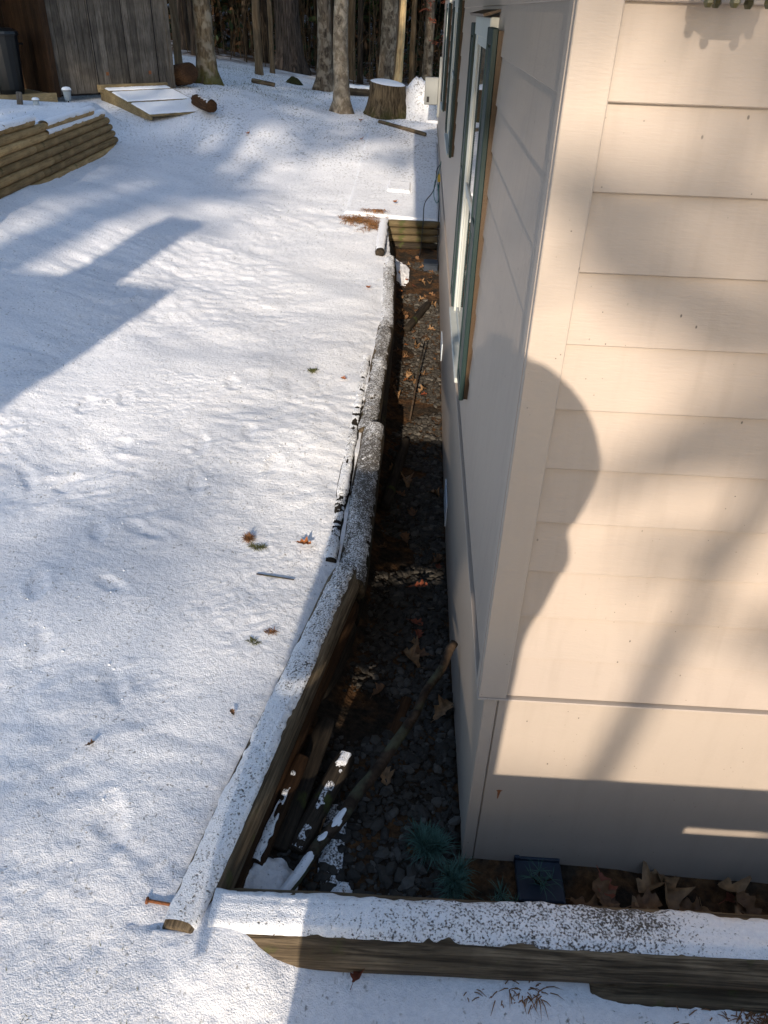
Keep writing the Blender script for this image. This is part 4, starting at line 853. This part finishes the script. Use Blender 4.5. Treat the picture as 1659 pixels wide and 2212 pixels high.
# bare split trunk
sp = empty('dead_split_tree', (-1.07, 22.45, float(base_z(-1.07, 22.45))-.05), label='bright bare split trunk catching the sun behind the stump', cat='dead tree')
b = MB(); b.tube([(-.06, 0, -.1), (-.03, 0, .5), (.01, 0, 1.2), (.04, 0, 2.2), (.06, 0, 3.4), (.06, 0, 4.6)], [.17, .14, .115, .095, .085, .02], 9, True, .15, 3, .8); b.build('trunk', 'pale_wood', sp, False)
b = MB(); b.tube([(-.17, .06, -.1), (-.10, .05, .6), (-.05, .05, 1.6), (-.01, .06, 3.2)], [.09, .06, .05, .035], 8, True, .2, 4); b.build('bark_strip', 'bark_tan', sp, True)
# stump and neighbours
st = empty('tree_stump', (-1.21, 18.12, float(base_z(-1.21, 18.12))-.05), label='broad mossy tree stump with a snowy top beside the house', cat='stump')
ns, nh = 40, 9; TH, HH = np.meshgrid(np.linspace(0, 2*np.pi, ns, endpoint=False), np.linspace(0, 1, nh), indexing='ij')
top = .70+.05*np.cos(TH-2.6); rr_ = (.415+.11*(1-HH)**1.6+.20*(1-HH)**4*(.5+.5*np.cos(4*TH+1.1)))*(1+.035*fbm(np.cos(TH)*5, np.sin(TH)*5, HH*1.5, 31, 2)+.02*np.cos(TH*17))
V = np.stack([rr_*np.cos(TH), rr_*np.sin(TH), -.1+(top+.1)*HH], -1).reshape(-1, 3); F = grid_faces(ns, nh); F2 = np.array([((ns-1)*nh+k, k, k+1, (ns-1)*nh+k+1) for k in range(nh-1)])
fastmesh('trunk', V, np.r_[F, F2], 'bark_stump', st)
rim = rr_[:, -1]; B2 = np.linspace(0, 1, 8); A3, B3 = np.meshgrid(np.arange(ns), B2, indexing='ij'); th_ = TH[:, 0][A3]; q = rim[A3]*B3*.985
pz = (.70+.05*np.cos(th_-2.6)*B3)+.045*(1-B3**5)-.004; px, py = q*np.cos(th_), q*np.sin(th_); F = grid_faces(ns, 8); F2 = np.array([((ns-1)*8+k, k, k+1, (ns-1)*8+k+1) for k in range(7)])
fastmesh('snow_top', np.c_[px.ravel(), py.ravel(), pz.ravel()], np.r_[F, F2], 'clean_snow', st)
def mound(name, x, y, rx, ry, h, mat, label, cat, seed, n=40, thr=None):
    U = np.linspace(-1, 1, n); A, B = np.meshgrid(U, U, indexing='ij'); q = np.clip(1-np.sqrt(A*A+B*B), 0, 1); px, py = x+rx*A, y+ry*B
    pz = base_z(px, py)-.06+h*sstep(0, .9, q)+(.16*h*fbm(px*4, py*4, 0, seed, 3)+.05*h*noise3(px*16, py*16, 0, seed))*(q > 0)
    return tag(fastmesh(name, np.c_[px.ravel(), py.ravel(), pz.ravel()], grid_faces(n, n), mat), label, cat)
mound('snowy_mound', -.42, 18.35, 1.0, .8, .78, 'lawn_snow', 'snow-dusted mound between the stump and the house wall', 'mound', 5)
mound('mossy_rock', -4.04, 22.4, .36, .3, .24, 'moss', 'dark mossy rock on the snow left of the mottled trunk', 'rock', 6)
make_log('fallen_log', (-2.55, 20.9, float(base_z(-2.5, 20.9))+.12), (-1.75, 20.7, float(base_z(-1.8, 20.7))+.12), .12, 'log_wood', snow=dict(cover=.9, lo=-1, hi=1, t=.03, step=.03, na=10, fine=.3), seed=81, label='short snow-topped log lying just behind the stump', cat='log')
make_log('fallen_pole', (-1.35, 17.2, float(base_z(-1.3, 17.2))+.03), (-.28, 16.6, float(base_z(-.28, 16.6))+.05), .045, 'log_wood', seed=82, label='thin brown pole lying on the snow in front of the stump', cat='pole')
make_log('log_chunk', (-5.62, 16.35, 1.93), (-5.28, 16.0, 2.02), .23, 'rotten_wood', seed=83, label='tilted brown log round leaning between the shed and the oak', cat='log round', chip=.15)
make_log('log_chunk', (-4.85, 14.75, 1.64), (-4.40, 14.15, 1.60), .13, 'rotten_wood', snow=dict(cover=.5, lo=-1, hi=1, t=.02, step=.03, na=10), seed=84, label='reddish split log on the snow at the right foot of the ramp', cat='log round', chip=.4)
make_log('fallen_pole', (-4.9, 20.7, float(base_z(-4.9, 20.7))+.05), (-4.3, 20.6, float(base_z(-4.3, 20.6))+.05), .06, 'log_wood', seed=85, label='short tan log lying on the snow before the big pine', cat='log')

# woods behind: individual trunks, then the far mass
WG = 'trunks of the shaded woods'
shared = []
for s_ in range(6):
    r = [.10, .14, .18, .22, .08, .26][s_]; H = [11, 13, 15, 16, 9, 17][s_]; m = ['bark_dark', 'bark_dark', 'bark_brown', 'bark_pine', 'bark_dark', 'bark_pine'][s_]
    b, P = trunk_mesh(r, H, (random.uniform(-.02, .02), 0), m, 300+s_, .3, 9)
    V, F, hub = crown_mesh('pine', 310+s_, H, 2.4, 2.6 if s_ % 2 else 4.5, 900, .42); lb = limbs(P, hub, r, 26, 320+s_); b.v += lb.v; b.f += [tuple(i_+b.n for i_ in f_) for f_ in lb.f]; b.n += lb.n; t_ = b.build('trunk', m, None, True)
    cr = fastmesh('crown', V, F, 'needle_dark' if s_ % 2 == 0 else 'needle_mid', None, False); shared.append((t_.data, cr.data))
    for o in (t_, cr): bpy.data.objects.remove(o)
spots = []
tries = 0
while len(spots) < 105 and tries < 6000:
    tries += 1; y = 25+34*random.random()**.75; x = random.uniform(-1.05*y*.55-3, .22*y+3)
    if y < 29 and not (-9 < x < -5.6): continue
    if y < 33 and x > -.2: continue
    if all((x-a)**2+(y-c_)**2 > 1.3 for a, c_ in spots): spots.append((x, y))
WL = 'dark trunk standing in the shaded woods behind the lawn'
for x, y in spots:
    q = random.randrange(6); e = empty('woodland_tree', (x, y, float(base_z(x, y))-.1), random.uniform(0, 6.28), label=WL, cat='tree', group=WG); s_ = random.uniform(.85, 1.2); e.scale = (s_,)*3
    for nm, me in zip(('trunk', 'crown'), shared[q]): link(nm, me, e)
# far undergrowth and foliage that reads as one mass
N = 34000; wy = 31+38*rng.random(N)**.8; wx = rng.uniform(-1, 1, N); wx = -7+wx*(.62*wy); wz = base_z(wx, wy)+np.abs(rng.normal(0, 1, N))*(1.0+.22*(wy-31)); keep = (wz < 16) & ~((wy < 36) & (wz > 2.6)); keep &= fbm(wx*.35, wy*.35, wz*.35, 401, 2) > -.28
c = np.c_[wx, wy, wz][keep]; n = len(c); u = rng.normal(0, 1, (n, 3)); u /= np.linalg.norm(u, axis=1)[:, None]; v = np.cross(u, rng.normal(0, 1, (n, 3))); v /= np.linalg.norm(v, axis=1)[:, None]
s_ = (.14+.009*(c[:, 1:2]-31))*rng.uniform(.6, 1.5, (n, 1)); V = np.stack([c-u*s_, c-v*s_*.4, c+u*s_, c+v*s_*.45], 1)
half = rng.random(n) < .4
for nm, sel, mt, lb in (('distant_foliage', ~half, 'needle_dark', 'dark evergreen foliage filling the far woods'), ('brown_undergrowth', half & (c[:, 2] < 6), 'brush_brown', 'brown brush and dead leaves under the far woods')):
    VV = V[sel].reshape(-1, 3); o = fastmesh(nm, VV, np.arange(len(VV)).reshape(-1, 4), mt, None, False); tag(o, lb, 'foliage', kind='stuff')
# tangle of thin stems
b = MB()
for _ in range(760):
    y = random.uniform(26, 52); x = random.uniform(-.55*y-2, .15*y)
    if y < 30 and not (-9 < x < -.4): continue
    z = float(base_z(x, y)); h = random.uniform(1.0, 5.5); b.tube([(x, y, z-.1), (x+random.uniform(-.3, .3), y, z+h*.5), (x+random.uniform(-.8, .8), y+random.uniform(-.4, .4), z+h)], [random.uniform(.012, .03), .012, .005], 5, False)
tag(b.build('saplings', 'bark_brown', None), 'tangle of thin bare saplings in the woods', 'saplings', kind='stuff')
V, F, hub = crown_mesh('leaf', 77, 2.9, .8, 1.4, 160, .09); V += np.array([.0, 28.2, float(base_z(0, 28.2))]); tag(fastmesh('beech_leaves', V, F, 'leaf_red', None, False), 'reddish dead leaves clinging to twigs by the knobbly trunk', 'leaves', kind='stuff')
# far wooded slope closing the view
xs2 = np.linspace(-120, 90, 90); zs2 = np.linspace(0, 1, 14); A, B = np.meshgrid(xs2, zs2, indexing='ij'); py = 78+B*40+3*fbm(A*.08, B*3, 0, 5, 2); pz = 2+B*20+2.5*fbm(A*.12, B*4, 0, 9, 3)
tag(fastmesh('wooded_hill', np.c_[A.ravel(), py.ravel(), pz.ravel()], grid_faces(90, 14), 'needle_dark'), kind='structure')

# ---------------------------------------------------------------- behind the camera: deck, photographer, wing, trees
DZ, DY = 1.45, -2.30
dk = empty('deck', (.0, DY, 0), label='raised wooden deck behind the camera that shades the foot of the wall', cat='deck')
for k in range(5):
    b = MB(); b.box((-1.26, -.14*(k+1)+.004, DZ-.03), (4.2, -.14*k-.004, DZ), ch=.003); b.build('plank', 'deck_wood', dk)
b = MB(); b.box((-1.25, -.045, DZ-.26), (4.19, -.006, DZ-.031)); b.build('rim_board', 'deck_wood', dk)
b = MB(); b.box((-1.25, -.68, DZ-.26), (-1.21, -.046, DZ-.031)); b.build('rim_board', 'deck_wood', dk)
for k in range(13):
    xa = -.82+k*.385; top = DZ-.262 if xa < .40 else DZ-.312
    b = MB(); b.box((xa, -.05, -.1), (xa+.384, -.03, top)); b.build('skirt_board', 'deck_wood', dk)
for k in range(5): b = MB(); b.box((-1.25+k*.152, -.07, DZ+.06), (-1.25+k*.152+.151, -.05, 2.22)); b.build('shade_panel_board', 'deck_wood', dk)  # added unseen panel on the deck, shades the trench and the near log
b = MB(); b.box((-1.26, -.09, 2.222), (-.48, -.03, 2.26)); b.build('shade_panel_cap', 'deck_wood', dk)  # top strip of the added shade panel
for x in (-.78, 1.6, 4.1): b = MB(); b.box((x-.05, -.68, -.3), (x+.05, -.58, DZ-.262)); b.build('post', 'deck_wood', dk)

per = empty('person', (-.345, -2.62, DZ), label='photographer in a dark jacket whose shadow falls on the house corner', cat='person')
def skin(name, verts, edges, rad, mat, parent, root=0, sub=2):
    me = bpy.data.meshes.new(name); me.from_pydata(verts, edges, []); me.materials.append(MATS[mat]); o = link(name, me, parent)
    m = o.modifiers.new('Skin', 'SKIN'); m.use_smooth_shade = True
    for i, r in enumerate(rad): me.skin_vertices[0].data[i].radius = r if hasattr(r, '__len__') else (r, r)
    me.skin_vertices[0].data[root].use_root = True
    o.modifiers.new('Subsurf', 'SUBSURF').levels = sub; o.modifiers['Subsurf'].render_levels = sub; return o
bv = [(0, 0, .95), (0, -.01, 1.2), (0, 0, 1.45), (0, .02, 1.56), (0, .03, 1.68), (0, .05, 1.82),
      (.20, 0, 1.46), (.28, .16, 1.52), (.21, .32, 1.64), (.08, .44, 1.75), (-.20, 0, 1.46), (-.40, .16, 1.48), (-.34, .32, 1.62), (-.22, .44, 1.78),
      (.11, 0, .88), (.12, .03, .5), (.13, 0, .08), (.13, .16, .04), (-.11, 0, .88), (-.12, .03, .5), (-.13, 0, .08), (-.13, .16, .04)]
be = [(0, 1), (1, 2), (2, 3), (3, 4), (4, 5), (2, 6), (6, 7), (7, 8), (8, 9), (2, 10), (10, 11), (11, 12), (12, 13), (0, 14), (14, 15), (15, 16), (16, 17), (0, 18), (18, 19), (19, 20), (20, 21)]
brd = [(.25, .17), (.31, .19), (.29, .18), .15, (.165, .15), (.11, .11), .14, .12, .11, .07, .15, .14, .12, .07, .105, .075, .055, .05, .105, .075, .055, .05]
skin('body', bv, be, brd, 'jacket', per)
for sx, hx in ((1, -.03), (-1, -.12)):
    hand = MB()
    for k in range(4):
        z0 = 1.70+.02*k; hand.tube([(hx+sx*.11, .44, z0+.06), (hx+sx*.075, .475, z0+.075), (hx+sx*.045, .47, z0+.08), (hx+sx*.03, .45, z0+.08)], [.010, .0095, .0085, .007], 8)
    hand.tube([(hx+sx*.12, .43, 1.75), (hx+sx*.10, .42, 1.80), (hx+sx*.07, .425, 1.84)], [.012, .011, .009], 8); hand.build('hand', 'skin', per, True)
hat = MB(); hat.add(*loft([ring(.115, 16, 1.80), ring(.12, 16, 1.84), ring(.10, 16, 1.92), ring(.05, 16, 1.955)])); hat.build('hat', 'jacket', per, True)

wing = empty('house_wing', (-3.92, -3.1, 0), label='house wing behind the camera whose roof shadow falls on the lawn', cat='building')
b = MB(); b.add([(-9, -7, -.3), (-1.5, -7, -.3), (-.5, -.25, -.3), (-9, -.25, -.3), (-9, -7, 4.0), (-1.5, -7, 4.0), (-.5, -.25, 4.0), (-9, -.25, 4.0)], [(0, 3, 2, 1), (4, 5, 6, 7), (0, 1, 5, 4), (1, 2, 6, 5), (2, 3, 7, 6), (3, 0, 4, 7)]); b.build('wall', 'siding_paint', wing)
b = MB(); b.add([(-9.3, -7.3, 4.0), (-1.15, -7.3, 4.0), (.0, .0, 4.0), (-9.3, .0, 4.0), (-9.3, -3.6, 5.4), (-1.6, -3.6, 5.4)], [(0, 3, 2, 1), (3, 4, 5, 2), (0, 1, 5, 4), (1, 2, 5), (0, 4, 3)]); b.build('roof', 'roof_shingle', wing)
b = MB(); b.box((-1.05, -.75, 3.9), (-.62, -.35, 5.25), ch=.01); b.build('chimney', 'rock_grey', wing)

def shade_tree(x, y, r, H, lean, seed, label, z0, Rc, n, size, cm='needle_mid', nlimb=24):
    tree('shade_tree', x, y, r, H, 'bark_pine', label, 'trees behind the camera casting the soft shadows', lean, seed, .2, ('leaf', Rc, z0, n, size, cm), None, nlimb)
SL = 'tall tree behind the camera that throws soft shadow on the lawn'
for (x, y, r, H, lean, z0, Rc, n) in [(xx+.044*(yy_-4), yy_, *rest) for (xx, yy_, *rest) in ((-6.1, -20, .36, 25, (0, 0), 17, 3.5, 900), (-8.4, -24, .26, 25, (.01, 0), 16, 3.5, 900), (-12.0, -26, .3, 26, (0, 0), 11, 4, 1500), (-14, -22, .3, 26, (0, 0), 9, 4.5, 1500),
        (-1.3, -17, .085, 13, (.16, 0), 9, 2.0, 70), (-.9, -19, .10, 15, (.20, 0), 9, 2.0, 90), (-.35, -18, .085, 14, (.17, 0), 10, 1.6, 60), (-2.0, -21, .07, 15, (.19, 0), 10, 1.8, 60), (1.35, -30, .16, 18.5, (-.09, 0), 12.3, 1.7, 380), (-5.0, -60, .12, 24.2, (0, 0), 19.5, 3.0, 210), (3.5, -34, .3, 31, (-.12, 0), 19.5, 5.5, 2400), (4.5, -28, .3, 28, (-.14, 0), 18.5, 5, 2000),
        (-8.9, -36, .3, 32, (.07, 0), 18, 6, 2800), (-9.6, -31, .3, 30, (.09, 0), 16.5, 5.5, 2600), (7.5, -26, .3, 24, (0, 0), 9, 4, 900), (-18, -26, .3, 26, (0, 0), 9, 5, 1500))]:
    shade_tree(x, y, r, H, lean, int(900+x*7+y), SL, z0, Rc, n, .42)
